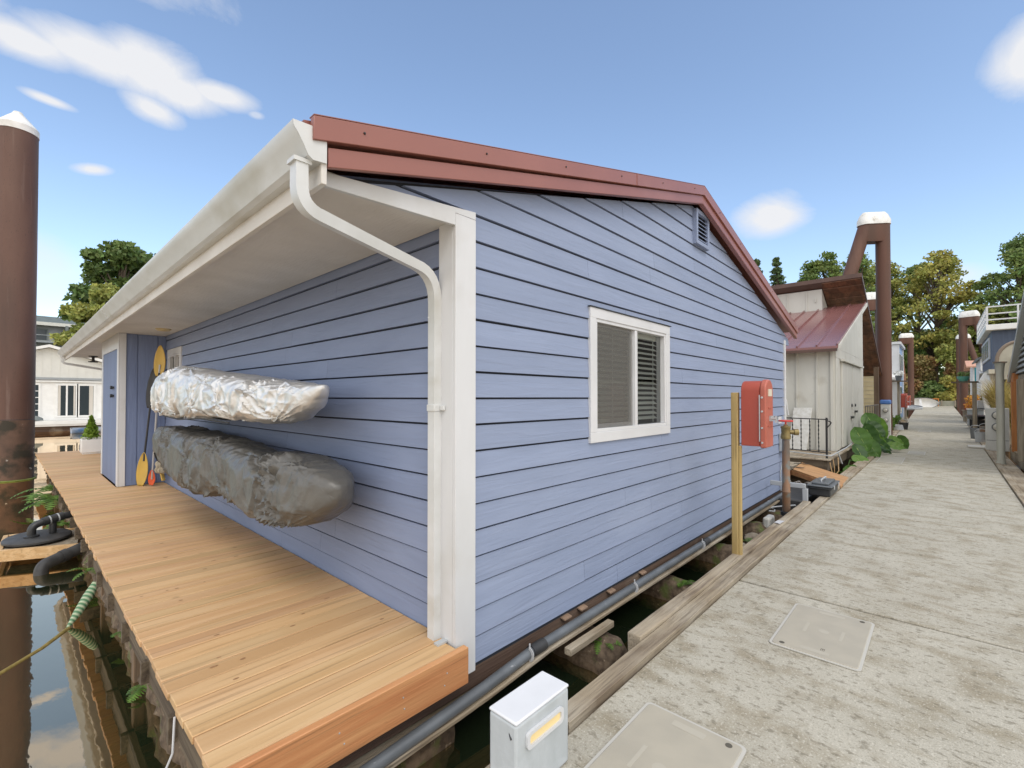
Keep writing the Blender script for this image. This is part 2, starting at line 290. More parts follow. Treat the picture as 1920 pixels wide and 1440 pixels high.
# ------------------------------------------------------------------ mesh builder
class MB:
    def __init__(s): s.v = []; s.f = []; s.m = []
    def add(s, vs, fs, mi=0):
        o = len(s.v); s.v.extend([tuple(v) for v in vs]); s.f.extend([tuple(i + o for i in f) for f in fs]); s.m.extend([mi]*len(fs)); return s
    def box(s, x0, x1, y0, y1, z0, z1, mi=0):
        vs = [(x, y, z) for x in (x0, x1) for y in (y0, y1) for z in (z0, z1)]
        return s.add(vs, [(0, 1, 3, 2), (4, 6, 7, 5), (0, 4, 5, 1), (2, 3, 7, 6), (0, 2, 6, 4), (1, 5, 7, 3)], mi)
    def bar(s, p, q, w, h, up=(0, 0, 1), mi=0):
        p, q = Vector(p), Vector(q); d = (q - p).normalized(); sd = d.cross(Vector(up)).normalized(); u = sd.cross(d)
        vs = [c + sd*a*w/2 + u*b*h/2 for c in (p, q) for a in (-1, 1) for b in (-1, 1)]
        return s.add(vs, [(0, 1, 3, 2), (4, 6, 7, 5), (0, 4, 5, 1), (2, 3, 7, 6), (0, 2, 6, 4), (1, 5, 7, 3)], mi)
    def prism(s, pts, vec, mi=0):
        n = len(pts); vec = Vector(vec); vs = [Vector(p) for p in pts] + [Vector(p) + vec for p in pts]
        return s.add(vs, [tuple(range(n)), tuple(range(2*n - 1, n - 1, -1))] + [(i, i + n, (i + 1) % n + n, (i + 1) % n) for i in range(n)], mi)
    def sweep(s, path, prof, scl=None, up=(0, 0, 1), cap=True, mi=0):
        P = [Vector(p) for p in path]; n = len(prof); vs = []; u = Vector(up)
        for i, p in enumerate(P):
            t = (P[min(i + 1, len(P) - 1)] - P[max(i - 1, 0)]).normalized()
            u = (u - t*u.dot(t))
            if u.length < 1e-4: u = t.orthogonal()
            u.normalize(); sd = t.cross(u); k = scl[i] if scl else 1
            vs += [p + sd*a*k + u*b*k for a, b in prof]
        fs = []
        for i in range(len(P) - 1):
            for j in range(n):
                fs.append((i*n + j, i*n + (j + 1) % n, (i + 1)*n + (j + 1) % n, (i + 1)*n + j))
        if cap: fs += [tuple(range(n - 1, -1, -1)), tuple(range((len(P) - 1)*n, len(P)*n))]
        return s.add(vs, fs, mi)
    def tube(s, path, r, n=10, cap=True, mi=0, up=(0, 0, 1)):
        if isinstance(r, (int, float)): r = [r]*len(path)
        prof = [(math.cos(2*math.pi*k/n), math.sin(2*math.pi*k/n)) for k in range(n)]
        return s.sweep(path, prof, list(r), up, cap, mi)
    def lathe(s, c, prof, n=24, axis='z', mi=0, sx=1, sy=1):
        vs = []; c = Vector(c)
        for r, z in prof:
            for k in range(n):
                a = 2*math.pi*k/n; x, y = r*math.cos(a)*sx, r*math.sin(a)*sy
                vs.append(c + (Vector((x, y, z)) if axis == 'z' else Vector((x, -z, y)) if axis == '-y' else Vector((-z, x, y)) if axis == '-x' else Vector((x, z, y))))
        fs = [(i*n + k, i*n + (k + 1) % n, (i + 1)*n + (k + 1) % n, (i + 1)*n + k) for i in range(len(prof) - 1) for k in range(n)]
        fs += [tuple(range(n - 1, -1, -1)), tuple(range((len(prof) - 1)*n, len(prof)*n))]
        return s.add(vs, fs, mi)
    def grid(s, fn, nu, nv, cu=False, cv=False, mi=0):
        vs = [fn(i/(nu if cu else nu - 1), j/(nv if cv else nv - 1)) for i in range(nu) for j in range(nv)]
        fs = [(i*nv + j, ((i + 1) % nu)*nv + j, ((i + 1) % nu)*nv + (j + 1) % nv, i*nv + (j + 1) % nv) for i in range(nu if cu else nu - 1) for j in range(nv if cv else nv - 1)]
        return s.add(vs, fs, mi)

def make(name, mb, mats, parent=None, smooth=35, bevel=0.0, seg=2, local=False, fixn=True):
    me = bpy.data.meshes.new(name); me.from_pydata(mb.v, [], mb.f)
    if fixn:
        bm = bmesh.new(); bm.from_mesh(me); bmesh.ops.recalc_face_normals(bm, faces=bm.faces); bm.to_mesh(me); bm.free()
    mats = mats if isinstance(mats, (list, tuple)) else [mats]
    for m_ in mats: me.materials.append(m_)
    if len(mats) > 1 and len(me.polygons) == len(mb.m): me.polygons.foreach_set('material_index', mb.m)
    if smooth:
        me.polygons.foreach_set('use_smooth', [True]*len(me.polygons)); me.set_sharp_from_angle(angle=rad(smooth))
    o = bpy.data.objects.new(name, me); COL.objects.link(o)
    if bevel:
        b = o.modifiers.new('bevel', 'BEVEL'); b.width = bevel; b.segments = seg; b.limit_method = 'ANGLE'; b.angle_limit = rad(40)
    if parent is not None:
        o.parent = parent
        if parent.type == 'EMPTY' and not local: o.matrix_parent_inverse = Matrix.Translation(parent.location).inverted()
    return o
def tag(o, label, cat, group=None):
    o['label'] = label; o['category'] = cat
    if group: o['group'] = group
    return o
def thing(name, label, cat, loc=(0, 0, 0), group=None, rz=0):
    o = bpy.data.objects.new(name, None); COL.objects.link(o); o.location = loc; o.rotation_euler = (0, 0, rz); o.empty_display_size = .2
    return tag(o, label, cat, group)
def struct(name, mb, m, kind='structure', **k):
    o = make(name, mb, m, **k); o['kind'] = kind; return o
def plabel(o, t): o['label'] = t; return o
def dup(root, loc, label, rz=None, scale=None):
    r = root.copy(); COL.objects.link(r); r.location = loc; r['label'] = label
    if rz is not None: r.rotation_euler = (0, 0, rz)
    if scale: r.scale = scale if isinstance(scale, tuple) else (scale,)*3
    for ch in list(root.children):
        c = ch.copy(); COL.objects.link(c); c.parent = r
        for g in list(ch.children):
            d = g.copy(); COL.objects.link(d); d.parent = c
    return r
def arc(c, r, a0, a1, n, ux, uy):
    c, ux, uy = Vector(c), Vector(ux), Vector(uy)
    return [c + ux*r*math.cos(rad(a0 + (a1 - a0)*i/n)) + uy*r*math.sin(rad(a0 + (a1 - a0)*i/n)) for i in range(n + 1)]
def fillet(pts, r, n=8):
    P = [Vector(p) for p in pts]; out = [P[0]]
    for i in range(1, len(P) - 1):
        a = (P[i - 1] - P[i]); b = (P[i + 1] - P[i]); ra = min(r, a.length*.45, b.length*.45); a.normalize(); b.normalize()
        s_, e_ = P[i] + a*ra, P[i] + b*ra
        for k in range(n + 1):
            t = k/n; out.append(s_*(1 - t)**2 + P[i]*2*t*(1 - t) + e_*t*t)
    out.append(P[-1]); return out
WZ = -0.45   # water level

# ------------------------------------------------------------------ setting: ground sheet, water, dock
def gz(x, y):
    b1 = max(0, min(1, (x - 92)/10)); b2 = max(0, min(1, (y - 58 - .15*x)/10)); b = max(b1, b2)
    far = max(0, x - 100)*.06 + max(0, y - 66)*.05
    return -3.2 + b*3.7 + min(far, 10) + (0.5*noise.noise(Vector((x*.08, y*.08, 0))) if b > .5 else 0)
mb = MB(); xs = sorted(set([-600, -400, -250, -150, -100, -60] + list(range(-40, 170, 4)) + [190, 230, 300, 400, 600, 900]))
mb.add([(x, y, gz(x, y)) for x in xs for y in xs], [(i*len(xs) + j, (i + 1)*len(xs) + j, (i + 1)*len(xs) + j + 1, i*len(xs) + j + 1) for i in range(len(xs) - 1) for j in range(len(xs) - 1)])
struct('ground', mb, M_mground, smooth=180)
mb = MB(); mb.add([(-600, -600, WZ), (900, -600, WZ), (900, 900, WZ), (-600, 900, WZ)], [(0, 1, 2, 3)]); struct('water', mb, M_water, smooth=0)

def zd(x): return 0.0 if x < 40 else (x - 40)/50*.38
def dl(x): return 1.36 + max(0, x - 20)*.018
def dr(x): return -.88 - max(0, min(x, 50) - 9)*.008
mb = MB(); x = -6.67
while x < 92:
    a, b = x + .014, x + 3.72 - .014
    vs = [(a, dr(a), zd(a)), (b, dr(b), zd(b)), (b, dl(b), zd(b)), (a, dl(a), zd(a))]
    mb.prism(vs, (0, 0, -.5)); x += 3.72
struct('dock_path', mb, M_conc, bevel=.010)
mb = MB(); x = -6.67
while x < 92: mb.prism([(x - .0135, dr(x) + .005, zd(x) - .012), (x + .0135, dr(x) + .005, zd(x) - .012), (x + .0135, dl(x) - .005, zd(x) - .012), (x - .0135, dl(x) - .005, zd(x) - .012)], (0, 0, -.05)); x += 3.72
struct('dock_joints', mb, mat('joint_filler', (.035, .028, .018), (.06, .055, .03), scale=20, rough=.95))  # dark filler strips added in the slab gaps so the seams show
def timber(name, x0, x1, yfun, w, zt, h, label, mat_=M_grey, seed=0):
    """kerb timber laid along the dock edge, in lengths"""
    rr = random.Random(seed); mb = MB(); x = x0
    while x < x1:
        e = min(x1, x + 4.9); n = 14; 
        def fn(u, v, x=x, e=e):
            X = x + (e - x - .02)*u
            c = [(-w/2, -h), (w/2, -h), (w/2, 0), (-w/2, 0)]
            k = int(round(v*4)) % 4; px, pz = c[k]
            wob = .006*noise.noise(Vector((X*2.2, k*3.1, seed))); return (X, yfun(X) + px + wob, zt + zd(X) + pz + wob)
        mb.grid(fn, n, 4, cv=True); s0 = len(mb.v) - n*4
        mb.f += [(s0, s0 + 1, s0 + 2, s0 + 3), (s0 + n*4 - 1, s0 + n*4 - 2, s0 + n*4 - 3, s0 + n*4 - 4)]; mb.m += [0, 0]
        x = e
    o = make(name, mb, mat_, smooth=30, bevel=.008); return tag(o, label, 'kerb timber')
timber('kerb_timber', -3, 46, lambda x: dl(x) + .062, .11, .035, .22, 'long weathered grey timber kerb against the left concrete edge of the dock, inner of two', seed=1)
timber('kerb_timber', 2.86, 8.35, lambda x: dl(x) + .172, .10, .058, .22, 'short raised outer kerb timber with a sawn end at the fire cabinet post', seed=2)
timber('kerb_timber', 9.6, 30, lambda x: dl(x) + .19, .11, .02, .2, 'grey outer timber beyond the ramp, running past the elephant ear plant', seed=5)
timber('kerb_timber', -3, 46, lambda x: dr(x) - .06, .10, .03, .2, 'narrow weathered timber kerb along the right edge of the dock', seed=3)
timber('kerb_timber', -3, 21.5, lambda x: dr(x) - .24, .24, .01, .2, 'wide grey timber outside the right dock edge, under the steel post', seed=4)

# hatches
def rrect(x0, x1, y0, y1, r, z, n=5):
    out = []
    for cx, cy, a in ((x1 - r, y1 - r, 0), (x0 + r, y1 - r, 90), (x0 + r, y0 + r, 180), (x1 - r, y0 + r, 270)):
        out += [(cx + r*math.cos(rad(a + 90*k/n)), cy + r*math.sin(rad(a + 90*k/n)), z) for k in range(n + 1)]
    return out
def hatch(x0, x1, y0, y1, label, detail=True):
    t = thing('hatch', label, 'hatch', ((x0 + x1)/2, (y0 + y1)/2, 0), 'cable hatches set in the dock')
    mb = MB(); mb.prism(rrect(x0, x1, y0, y1, .03, .003), (0, 0, .006)); make('frame', mb, M_hatchl, t)
    mb = MB(); mb.prism(rrect(x0 + .016, x1 - .016, y0 + .016, y1 - .016, .022, .0035), (0, 0, .010)); make('lid', mb, M_hatch, t, bevel=.003)
    if detail:
        xm, ym = (x0 + x1)/2, (y0 + y1)/2
        for ex in (x0 + .075, x1 - .075): make('label_panel', MB().prism(rrect(ex - .022, ex + .022, ym - .08, ym + .08, .008, .0138), (0, 0, .0006)), mat('hatch_emboss', (.455, .42, .345), rough=.6), t)
        mb = MB()
        mb.lathe((xm, ym, .0137), [(.032, 0), (.032, .0006)], 20)
        for s_ in (-1, 1): mb.box(xm - .085, xm + .085, ym + s_*.105 - .010, ym + s_*.105 + .010, .0137, .0143)
        make('logo', mb, mat('hatch_emboss', (.455, .42, .345), rough=.6), t)
        for cx, cy in ((x0 + .05, y0 + .43), (x1 - .05, y0 + .07)): make('bolt_hole', MB().lathe((cx, cy, .0137), [(.016, 0), (.016, .0008)], 16), M_hdark, t)
        mb = MB()
        for k in range(3): mb.box(x0 + .105, x0 + .135, ym - .008 + k*.009 - .04, ym - .005 + k*.009 - .04, .0137, .0143)
        mb.box(x0 + .131, x0 + .135, ym - .05, ym - .027, .0137, .0143)
        make('stamped_mark', mb, M_hdark, t)
    return t
hatch(3.47, 4.28, .37, .87, 'whole tan hatch lid with white rim set in the dock just before the first joint')
hatch(1.56, 2.36, .68, 1.18, 'tan hatch lid at the bottom edge of the picture beside the grey light pedestal')
hatch(14.95, 16.6, .74, 1.25, 'flush hatch in the dock just this side of the elephant ear leaves', False)
hatch(17.7, 18.8, .37, .75, 'small pale flush hatch beside the tip of the elephant ear leaves', False)
hatch(29.5, 31.1, .4, .86, 'distant pale flush hatch in the middle of the dock', False)

# ------------------------------------------------------------------ the blue house
YG = 2.13; XL = 1.82; LAP = .163
house = thing('floating_house', 'blue lap-sided floating house with white corner boards and red metal roof edge', 'house', (1.82, 2.13, 0))
RX, RZ = 5.42, 3.90   # ridge underside
def clip(poly, a, b, c):   # keep a*x+b*z<=c
    out = []
    for i in range(len(poly)):
        p, q = poly[i], poly[(i + 1) % len(poly)]; fp, fq = a*p[0] + b*p[1] - c, a*q[0] + b*q[1] - c
        if fp <= 0: out.append(p)
        if fp*fq < 0:
            t = fp/(fp - fq); out.append((p[0] + (q[0] - p[0])*t, p[1] + (q[1] - p[1])*t))
    return out
sl1 = (RZ - 2.66)/(RX - .95); sl2 = (RZ - 2.74)/(10.0 - RX)
mb = MB(); rr = random.Random(3)
def lap_poly(poly, z0, plane):
    if len(poly) < 3: return
    n = len(poly); f = []
    for (h, z) in poly: f.append(.015 - .012*(z - z0)/LAP)
    if plane == 'g': fr = [(h, YG - d, z) for (h, z), d in zip(poly, f)]; bk = [(h, YG + .012, z) for h, z in poly]
    else: fr = [(XL - d, h, z) for (h, z), d in zip(poly, f)]; bk = [(XL + .012, h, z) for h, z in poly]
    mb.add(fr + bk, [tuple(range(n)), tuple(range(2*n - 1, n - 1, -1))] + [(i, i + n, (i + 1) % n + n, (i + 1) % n) for i in range(n)])
def rects(x0, x1, z0, z1, holes):
    rs = [(x0, x1, z0, z1)]
    for hx0, hx1, hz0, hz1 in holes:
        out = []
        for a, b, c, d in rs:
            if hx0 >= b or hx1 <= a or hz0 >= d or hz1 <= c: out.append((a, b, c, d)); continue
            if a < hx0: out.append((a, hx0, c, d))
            if b > hx1: out.append((hx1, b, c, d))
            if c < hz0: out.append((max(a, hx0), min(b, hx1), c, hz0))
            if d > hz1: out.append((max(a, hx0), min(b, hx1), hz1, d))
        rs = out
    return rs
i = 0; z = .02
while z < 3.9:
    zt = z + LAP - .0125; x = 1.915 if z > .3 and z < 2.62 else (1.915 if z < 2.6 else .95); cuts = [x]
    c = x + rr.uniform(1.2, 3.5)
    while c < 9.3: cuts.append(c); c += rr.uniform(2.2, 3.9)
    cuts.append(9.61)
    if z > 2.6: cuts = [c for c in cuts if c > 1.92 or c == x]; cuts[-1] = 10.0
    for a, b in zip(cuts[:-1], cuts[1:]):
        for (p, q, r_, s_) in rects(a + .0015, b - .0015, z + rr.uniform(-.0022, .0022), zt, [(3.29, 4.65, 1.345, 2.325), (.9, 1.915, 0, 2.695)]):
            poly = [(p, r_), (q, r_), (q, s_), (p, s_)]
            poly = clip(poly, -sl1, 1, 2.66 - sl1*.95); poly = clip(poly, sl2, 1, 2.74 + sl2*10.0)
            if z > 2.60: poly = clip(poly, -.08, 1, 99) 
            lap_poly(poly, z, 'g')
    i += 1; z += LAP
make('gable_wall', mb, M_sidx, house, smooth=0)
mb = MB(); z = .02
while z < 2.72:
    zt = min(2.74, z + LAP - .0125); cuts = [2.13]; c = 2.13 + rr.uniform(1.5, 3.6)
    while c < 15.8: cuts.append(c); c += rr.uniform(2.4, 4)
    cuts.append(16.5)
    for a, b in zip(cuts[:-1], cuts[1:]):
        for (p, q, r_, s_) in rects(a + .0015, b - .0015, z + rr.uniform(-.0022, .0022), zt, [(8.78, 9.52, 1.50, 2.38)]):
            lap_poly([(p, r_), (q, r_), (q, s_), (p, s_)], z, 's')
    z += LAP
make('side_wall', mb, M_sidy, house, smooth=0)
# sheathing behind laps (inner leaf), far walls, so the house is closed
mb = MB()
for (p, q, r_, s_) in rects(1.84, 9.6, -.02, 2.7, [(3.29, 4.65, 1.345, 2.325)]): mb.box(p, q, YG + .014, YG + .06, r_, s_)
mb.prism([(1.0, YG + .016, 2.701), (9.98, YG + .016, 2.701), (RX, YG + .016, RZ - .01)], (0, .05, 0))
for (p, q, r_, s_) in rects(YG + .1, 16.5, -.02, 2.7, [(8.78, 9.52, 1.50, 2.38)]): mb.box(XL + .014, XL + .06, p, q, r_, s_)
mb.box(9.56, 9.62, YG + .07, 16.5, -.02, 2.72); mb.box(1.84, 9.62, 16.5, 16.56, -.02, 2.72)
make('sheathing', mb, mat('sheathing_dark', (.03, .034, .045), rough=.9), house, smooth=0)  # near-black colour puts the lap shadow lines into the gaps
# corner boards and gable trim
mb = MB()
mb.box(1.775, 1.937, YG - .034, YG - .008, -.01, 2.74); mb.box(1.775, 1.799, YG - .007, YG + .125, .0, 2.70)
make('corner_board', mb, M_trim, house, bevel=.003)
mb = MB(); mb.prism([(.97, YG - .033, 2.635), (1.774, YG - .033, 2.668), (1.774, YG - .033, 2.742), (1.937, YG - .033, 2.742), (1.937, YG - .033, 2.790), (.97, YG - .033, 2.70)], (0, .024, 0))
make('eave_trim_board', mb, M_trim, house, bevel=.002)
mb = MB(); mb.box(9.62, 9.70, YG - .03, YG + .10, .0, 2.70); make('corner_board', mb, M_trim, house, bevel=.003)
# soffit + fascia
mb = MB(); mb.box(.95, 1.80, YG - .008, 16.6, 2.700, 2.72); make('soffit', mb, M_soff, house)
mb = MB(); mb.box(.925, .952, YG - .12, 16.65, 2.60, 2.84); make('fascia_board', mb, M_soff, house, bevel=.003)
# roof: two slopes of standing seam metal + flashings
mb = MB(); YA, YB = 1.985, 16.75
for (xa, za, xb, zb) in ((.86, 2.84, RX, 4.065), (RX, 4.065, 10.14, 2.93)):
    mb.prism([(xa, YA + .03, za), (xb, YA + .03, zb), (xb, YA + .03, zb - .03), (xa, YA + .03, za - .03)], (0, YB - YA - .03, 0))
    n = 28
    for k in range(n + 1):
        y = YA + .06 + (YB - YA - .1)*k/n; mb.bar((xa, y, za + .012), (xb, y, zb + .012), .02, .025)
make('roof', mb, M_red, house)
# wood/attic closure below
mb = MB(); mb.prism([(.95, YG + .08, 2.725), (9.98, YG + .08, 2.725), (RX, YG + .08, RZ)], (0, 14.3, 0)); make('attic', mb, M_panel, house, smooth=0)
def rake(y, top_off, bot_off, mi, th=.03, name='rake_flashing', m=M_red, x0=.88, x1=10.14):
    mb = MB(); sA = (4.09 - 2.875)/(RX - .88); sB = (4.09 - 2.965)/(10.14 - RX)
    TL, TM, TR = (x0, 2.875), (RX, 4.09), (x1, 2.965)
    mb.prism([(TL[0], y, TL[1] - top_off), (TM[0], y, TM[1] - top_off), (TM[0], y, TM[1] - bot_off), (TL[0], y, TL[1] - bot_off)], (0, th, 0))
    mb.prism([(TM[0], y, TM[1] - top_off), (TR[0], y, TR[1] - top_off), (TR[0], y, TR[1] - bot_off), (TM[0], y, TM[1] - bot_off)], (0, th, 0))
    return make(name, mb, m, house, bevel=.003)
rake(1.985, 0, .105, 0, .035)
rake(2.005, .1055, .194, 0, .03, x0=.955)
mb = MB()   # return lip of the lower flashing under the rake and the top ledge
mb.prism([(.955, 2.006, 2.7005), (RX, 2.006, 3.8955), (RX, 2.055, 3.8955), (.955, 2.055, 2.7005)], (0, 0, -.005)); mb.prism([(RX, 2.006, 3.8955), (10.14, 2.006, 2.7705), (10.14, 2.055, 2.7705), (RX, 2.055, 3.8955)], (0, 0, -.005))
mb.prism([(.88, 1.985, 2.877), (RX, 1.985, 4.092), (RX, 2.03, 4.092), (.88, 2.03, 2.877)], (0, 0, .004)); mb.prism([(RX, 1.985, 4.092), (10.14, 1.985, 2.967), (10.14, 2.03, 2.967), (RX, 2.03, 4.092)], (0, 0, .004))
mb.box(3.792, 3.800, 1.981, 1.990, 3.555, 3.66)
make('rake_lip', mb, M_red, house)
mb = MB()
for k in range(12):
    X = 1.12 + k*.80
    Z = (2.875 + (X - .88)*(4.09 - 2.875)/(RX - .88) if X < RX else 4.09 - (X - RX)*(4.09 - 2.965)/(10.14 - RX)) - .045
    mb.lathe((X, 1.984, Z), [(.006, 0), (.006, .003), (.004, .006)], 8, axis='-y')
make('rake_screw', mb, M_blk, house)
# gutter
gp = [(.945, 2.835), (.945, 2.69), (.885, 2.685), (.862, 2.70), (.845, 2.735), (.822, 2.775), (.800, 2.805), (.797, 2.828), (.808, 2.832), (.808, 2.812), (.830, 2.780), (.853, 2.742), (.868, 2.708), (.889, 2.694), (.938, 2.698), (.938, 2.835)]
mb = MB(); mb.prism([(x, 2.004, z) for x, z in gp], (0, 14.7, 0)); gut = make('gutter', mb, M_gut, house, smooth=30)
mb = MB(); mb.prism([(x, 1.998, z) for x, z in gp[:8]], (0, .005, 0)); make('end_cap', mb, M_gut, gut); make('end_cap', MB().prism([(x, 16.705, z) for x, z in gp[:8]], (0, .005, 0)), M_gut, gut)
mb = MB()
for k in range(19): mb.box(.80, .94, 2.35 + k*.76, 2.362 + k*.76, 2.826, 2.834)
make('gutter_hanger', mb, M_galv, gut)
for y in (8.1, 14.2):
    mb = MB(); mb.prism([(x - .003 if x < .9 else x, y, z - .002) for x, z in gp[1:8]] + [(.80, y, 2.83), (.94, y, 2.83)], (0, .03, 0)); make('gutter_seam', mb, M_gut, gut)
# downspouts
def downspout(pts, w=.032, h=.026):
    base = [(-w, -h), (-w*.33, -h), (-w*.27, -h*.86), (0, -h*.86), (w*.27, -h*.86), (w*.33, -h), (w, -h), (w, h), (-w, h)]
    path = fillet(pts, .17, 14); sc = []
    for i, p in enumerate(path):
        bend = 0
        if 0 < i < len(path) - 1:
            a = (path[i] - path[i - 1]).normalized(); b = (path[i + 1] - path[i]).normalized(); bend = 1 if a.dot(b) < .9999 else 0
        sc.append(1.0 + (.045 if bend and i % 2 else (.015 if bend else 0)))
    mb = MB(); mb.sweep(path, base, sc, up=(-1, 0, 0)); return mb
ds = make('downspout', downspout([(.850, 2.06, 2.69), (.850, 2.06, 2.49), (1.750, 2.262, 2.40), (1.750, 2.262, .20)]), M_gut, house, smooth=50)
mb = MB()
for zz in (1.565,): mb.box(1.718, 1.80, 2.225, 2.299, zz, zz + .042); mb.box(1.757, 1.774, 2.185, 2.225, zz + .006, zz + .036)
make('downspout_strap', mb, M_gut, ds, bevel=.004)
mb = MB(); mb.box(.812, .890, 2.022, 2.098, 2.672, 2.69)
for p in ((1.69, 2.24, 2.13), ): mb.lathe((1.705, 2.262, 2.13), [(.006, 0), (.005, .004)], 10, axis='-x')
make('gutter_outlet', mb, M_gut, ds)
make('downspout', downspout([(.875, 16.3, 2.69), (.875, 16.3, 2.52), (1.742, 16.4, 2.38), (1.742, 16.4, .2)]), M_gut, house, smooth=50)
# soffit fittings
mb = MB(); mb.lathe((1.58, 8.75, 2.700), [(.10, 0), (.10, -.012), (.075, -.03), (.03, -.036)], 24); plabel(make('soffit_light', mb, mat('lamp_cream', (.58, .46, .25), rough=.5), house), 'round cream lamp disc')
mb = MB(); mb.lathe((1.41, 15.8, 2.70), [(.09, 0), (.09, -.02), (.03, -.03), (.03, -.12), (.10, -.14), (.10, -.16)], 16); plabel(make('soffit_light', mb, M_blk, house), 'black spotlight')
# gable window
win = None
def slider_window(plane, a0, a1, z0, z1, cs, name, blinds=True, split=.5):
    """white sliding window; plane 'g' on the gable wall, 's' on the side wall. a = x or y; cs = casing width"""
    def P(mb, p0, p1, d0, d1, za, zb, mi=0):
        if plane == 'g': mb.box(p0, p1, YG + d0, YG + d1, za, zb, mi)
        else: mb.box(XL + d0, XL + d1, p0, p1, za, zb, mi)
    fr = MB()
    P(fr, a0, a1, -.030, .0, z1 - cs, z1); P(fr, a0, a1, -.030, .0, z0, z0 + cs); P(fr, a0, a0 + cs, -.030, .0, z0 + cs, z1 - cs); P(fr, a1 - cs, a1, -.030, .0, z0 + cs, z1 - cs)
    w = make(name, fr, M_white, house, bevel=.003)
    i0, i1, j0, j1 = a0 + cs, a1 - cs, z0 + cs, z1 - cs; t = .028
    mb = MB(); P(mb, i0, i1, -.022, .07, j1 - t, j1); P(mb, i0, i1, -.022, .07, j0, j0 + t); P(mb, i0, i0 + t, -.022, .07, j0 + t, j1 - t); P(mb, i1 - t, i1, -.022, .07, j0 + t, j1 - t)
    xm = i0 + (i1 - i0)*split; P(mb, xm - .024, xm + .024, -.017, .04, j0 + t, j1 - t)
    make('frame', mb, M_white, w, bevel=.003)
    mb = MB(); s = .035; lo, hi = i0 + t, xm - .024      # sliding sash
    P(mb, lo, hi, .012, .045, j0 + t, j0 + t + s); P(mb, lo, hi, .012, .045, j1 - t - s*.7, j1 - t); P(mb, hi - s, hi, .010, .043, j0 + t + s, j1 - t - s*.7); P(mb, lo, lo + .012, .010, .043, j0 + t + s, j1 - t - s*.7)
    make('sash', mb, M_white, w, bevel=.002)
    mb = MB(); 
    for (pa_, pb_) in ((lo, hi), (xm + .024, i1 - t)):
        if plane == 'g': mb.add([(pa_, YG + .026, j0 + t), (pb_, YG + .026, j0 + t), (pb_, YG + .026, j1 - t), (pa_, YG + .026, j1 - t)], [(0, 1, 2, 3)])
        else: mb.add([(XL + .026, pb_, j0 + t), (XL + .026, pa_, j0 + t), (XL + .026, pa_, j1 - t), (XL + .026, pb_, j1 - t)], [(0, 1, 2, 3)])
    make('pane', mb, M_glass, w, smooth=0, fixn=False)
    mb = MB(); wx = .22  # dark room recess behind
    if plane == 'g': mb.add([(i0 - .2, YG + .9, j0 - .2), (i1 + .2, YG + .9, j0 - .2), (i1 + .2, YG + .9, j1 + .2), (i0 - .2, YG + .9, j1 + .2), (i0 - .2, YG + .065, j0 - .2), (i1 + .2, YG + .065, j0 - .2), (i1 + .2, YG + .065, j1 + .2), (i0 - .2, YG + .065, j1 + .2)], [(0, 1, 2, 3), (0, 4, 5, 1), (1, 5, 6, 2), (2, 6, 7, 3), (3, 7, 4, 0)])
    else: mb.add([(XL + .9, i0 - .2, j0 - .2), (XL + .9, i1 + .2, j0 - .2), (XL + .9, i1 + .2, j1 + .2), (XL + .9, i0 - .2, j1 + .2), (XL + .065, i0 - .2, j0 - .2), (XL + .065, i1 + .2, j0 - .2), (XL + .065, i1 + .2, j1 + .2), (XL + .065, i0 - .2, j1 + .2)], [(0, 1, 2, 3), (0, 4, 5, 1), (1, 5, 6, 2), (2, 6, 7, 3), (3, 7, 4, 0)])
    make('room_recess', mb, M_dark, w, smooth=0, fixn=False)
    if blinds:
        mb = MB(); k = 0; zz = j1 - t - .05
        while zz > j0 + t + .03:
            if plane == 'g': mb.prism([(i0 + .03, YG + .062, zz), (i1 - .03, YG + .062, zz), (i1 - .03, YG + .098, zz + .024), (i0 + .03, YG + .098, zz + .024)], (0, 0, .003))
            zz -= .050
        for xx in (i0 + .12, i0 + .40, xm + .16, i1 - .14): mb.box(xx, xx + .010, YG + .057, YG + .059, j0 + .04, j1 - .04)
        P(mb, i0 + .03, i1 - .03, .071, .115, j1 - t - .045, j1 - t)
        make('blind', mb, M_blind, w, smooth=0)
        mb = MB(); P(mb, lo + .004, hi - .02, .0, .0015, j0 + t, j1 - t); 
        ms = bpy.data.materials.new('screen_mesh'); ms.use_nodes = True; N, L = ms.node_tree.nodes, ms.node_tree.links
        tr = N.new('ShaderNodeBsdfTransparent'); mxx = N.new('ShaderNodeMixShader'); mxx.inputs[0].default_value = .42; N['Principled BSDF'].inputs['Base Color'].default_value = (.17, .165, .15, 1); N['Principled BSDF'].inputs['Roughness'].default_value = .8
        L.new(tr.outputs[0], mxx.inputs[1]); L.new(N['Principled BSDF'].outputs[0], mxx.inputs[2]); L.new(mxx.outputs[0], N['Material Output'].inputs[0])
        make('insect_screen', mb, ms, w, smooth=0)
    return w
slider_window('g', 3.215, 4.725, 1.275, 2.395, .085, 'window', True, .53)
mb = MB(); mb.box(3.20, 4.74, YG - .04, YG - .012, 2.396, 2.404); make('window_head_flashing', mb, M_blk, house)
slider_window('s', 8.70, 9.60, 1.43, 2.45, .10, 'window', False, .5)
